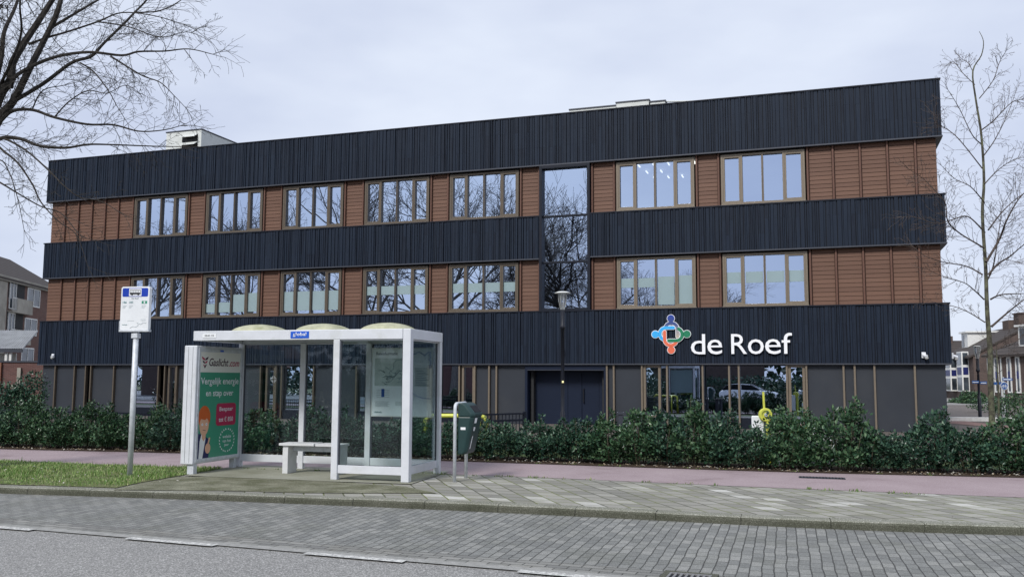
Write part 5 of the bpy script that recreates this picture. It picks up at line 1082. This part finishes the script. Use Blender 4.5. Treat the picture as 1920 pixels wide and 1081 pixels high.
for k,(x,y,rz,l,wm_,rm_) in enumerate(((-36,-16,R(70),'red roofed brick house across the road mirrored in the shelter glass','brick_wall','roof_tiles_red'),(-17,-26,R(55),'brown roofed brick house across the road behind the photographer','brick_brown','roof_tiles'),(-58,-4,R(80),'brick house far along the opposite side of the road','brick_brown','roof_tiles_red'),(2,-30,R(0),'brick house straight behind the photographer','brick_wall','roof_tiles_red'))):
    h_,r_=gable('terraced_house',l,Vector((x,y,RZ)),rz,12,8,3.0,5.6,wm_,rm_,'houses across the road')
    for x0 in (1,4,8): pwin(h_,x0,.9,x0+2,2.4,0)
    a=MB(); a.box(6,3.6,5.3,6.8,4.4,6.6); a.build('chimney','brick_brown',r_)
for k,(x,y) in enumerate(((-13,-11),(-18,-9.5),(-9,-12),(-5,-12.5),(-23,-8))): blob('garden_shrub','dark evergreen garden shrub across the road',Vector((x,y,0)),2.6,1.,1.9,'leaf_dark',1800,.16,40+k)['group']='garden shrubs across the road'
wd=MB(); rw=random.Random(77)
for i in range(5200):
    x=rw.uniform(-150,60); y=-62+.25*(-x)*.5+rw.uniform(-5,5); z=rw.uniform(-.1,1)**2*7; dr=Vector((rw.gauss(0,1),rw.gauss(0,1),rw.gauss(0,1))).normalized(); nn=dr.orthogonal().normalized(); leafq(wd,Vector((x,y,z)),dr,nn,rw.uniform(1.,2.),rw.uniform(.3,.6))
stuff(wd.build('backdrop_shrubbery','conifer_dark'),'belt of shrubs added out of view as a dark backdrop mirrored in the glazing','shrubbery')  # added unseen to fill the bright horizon gap in the reflections
hm=MB(); 
for i in range(9000):
    x=rw.uniform(-70,14); y=-10.8-rw.random()*1.2+max(0,-x-18)*.33; z=rw.uniform(0,1)*1.9; dr=Vector((rw.gauss(0,1),rw.gauss(0,1),rw.gauss(0,1))).normalized(); nn=dr.orthogonal().normalized(); leafq(hm,Vector((x,y,z)),dr,nn,rw.uniform(.2,.34),rw.uniform(.06,.11))
stuff(hm.build('far_hedge','leaf_dark'),'long dark garden hedge on the far side of the road mirrored in the glass','hedge')
def car(loc,rz,label):
    t_=thing('parked_car',label,'car',loc,rz,'white cars parked across the road')
    a=MB(); prof=[(-2.05,.35),(-2.1,.75),(-1.95,.95),(-1.6,1.0),(-1.0,1.02),(1.0,.98),(1.75,.86),(2.05,.7),(2.08,.35)]; a.prism(prof,-.85,.85); a.build('body','car_white',t_,.05)
    a=MB(); a.prism([(-1.95,.96),(-1.55,1.40),(-.9,1.47),(.25,1.44),(1.05,1.0)],-.74,.74); a.build('cabin','car_glass',t_,.04)
    a=MB(); a.prism([(-1.6,1.395),(-.9,1.475),(.25,1.445),(.2,1.40),(-.9,1.43)],-.75,.75); a.box(-.55,-.755,1.0,-.45,.755,1.45); a.build('roof_panel','car_white',t_)
    for x in (-1.35,1.3):
        for y in (-.82,.82): w_=MB(); w_.tube([(x,y-.1,.32),(x,y+.1,.32)],.32,18); wo=w_.build('wheel','tyre',t_); w_=MB(); w_.tube([(x,y-.11,.32),(x,y+.11,.32)],.18,12); w_.build('rim','unit_white',wo)
    for y in (-.6,.6): w_=MB(); w_.box(1.95,y-.15,.62,2.06,y+.15,.76); w_.build('headlight','label_white',t_,.01)
car(Vector((-7.2,-6.0,RZ)),R(-12),'white hatchback parked by the far kerb, mirrored in the school glazing')
car(Vector((-1.6,-6.9,RZ)),R(-8),'second white car parked by the far kerb ahead of the hatchback')
print('objects',len(bpy.data.objects))
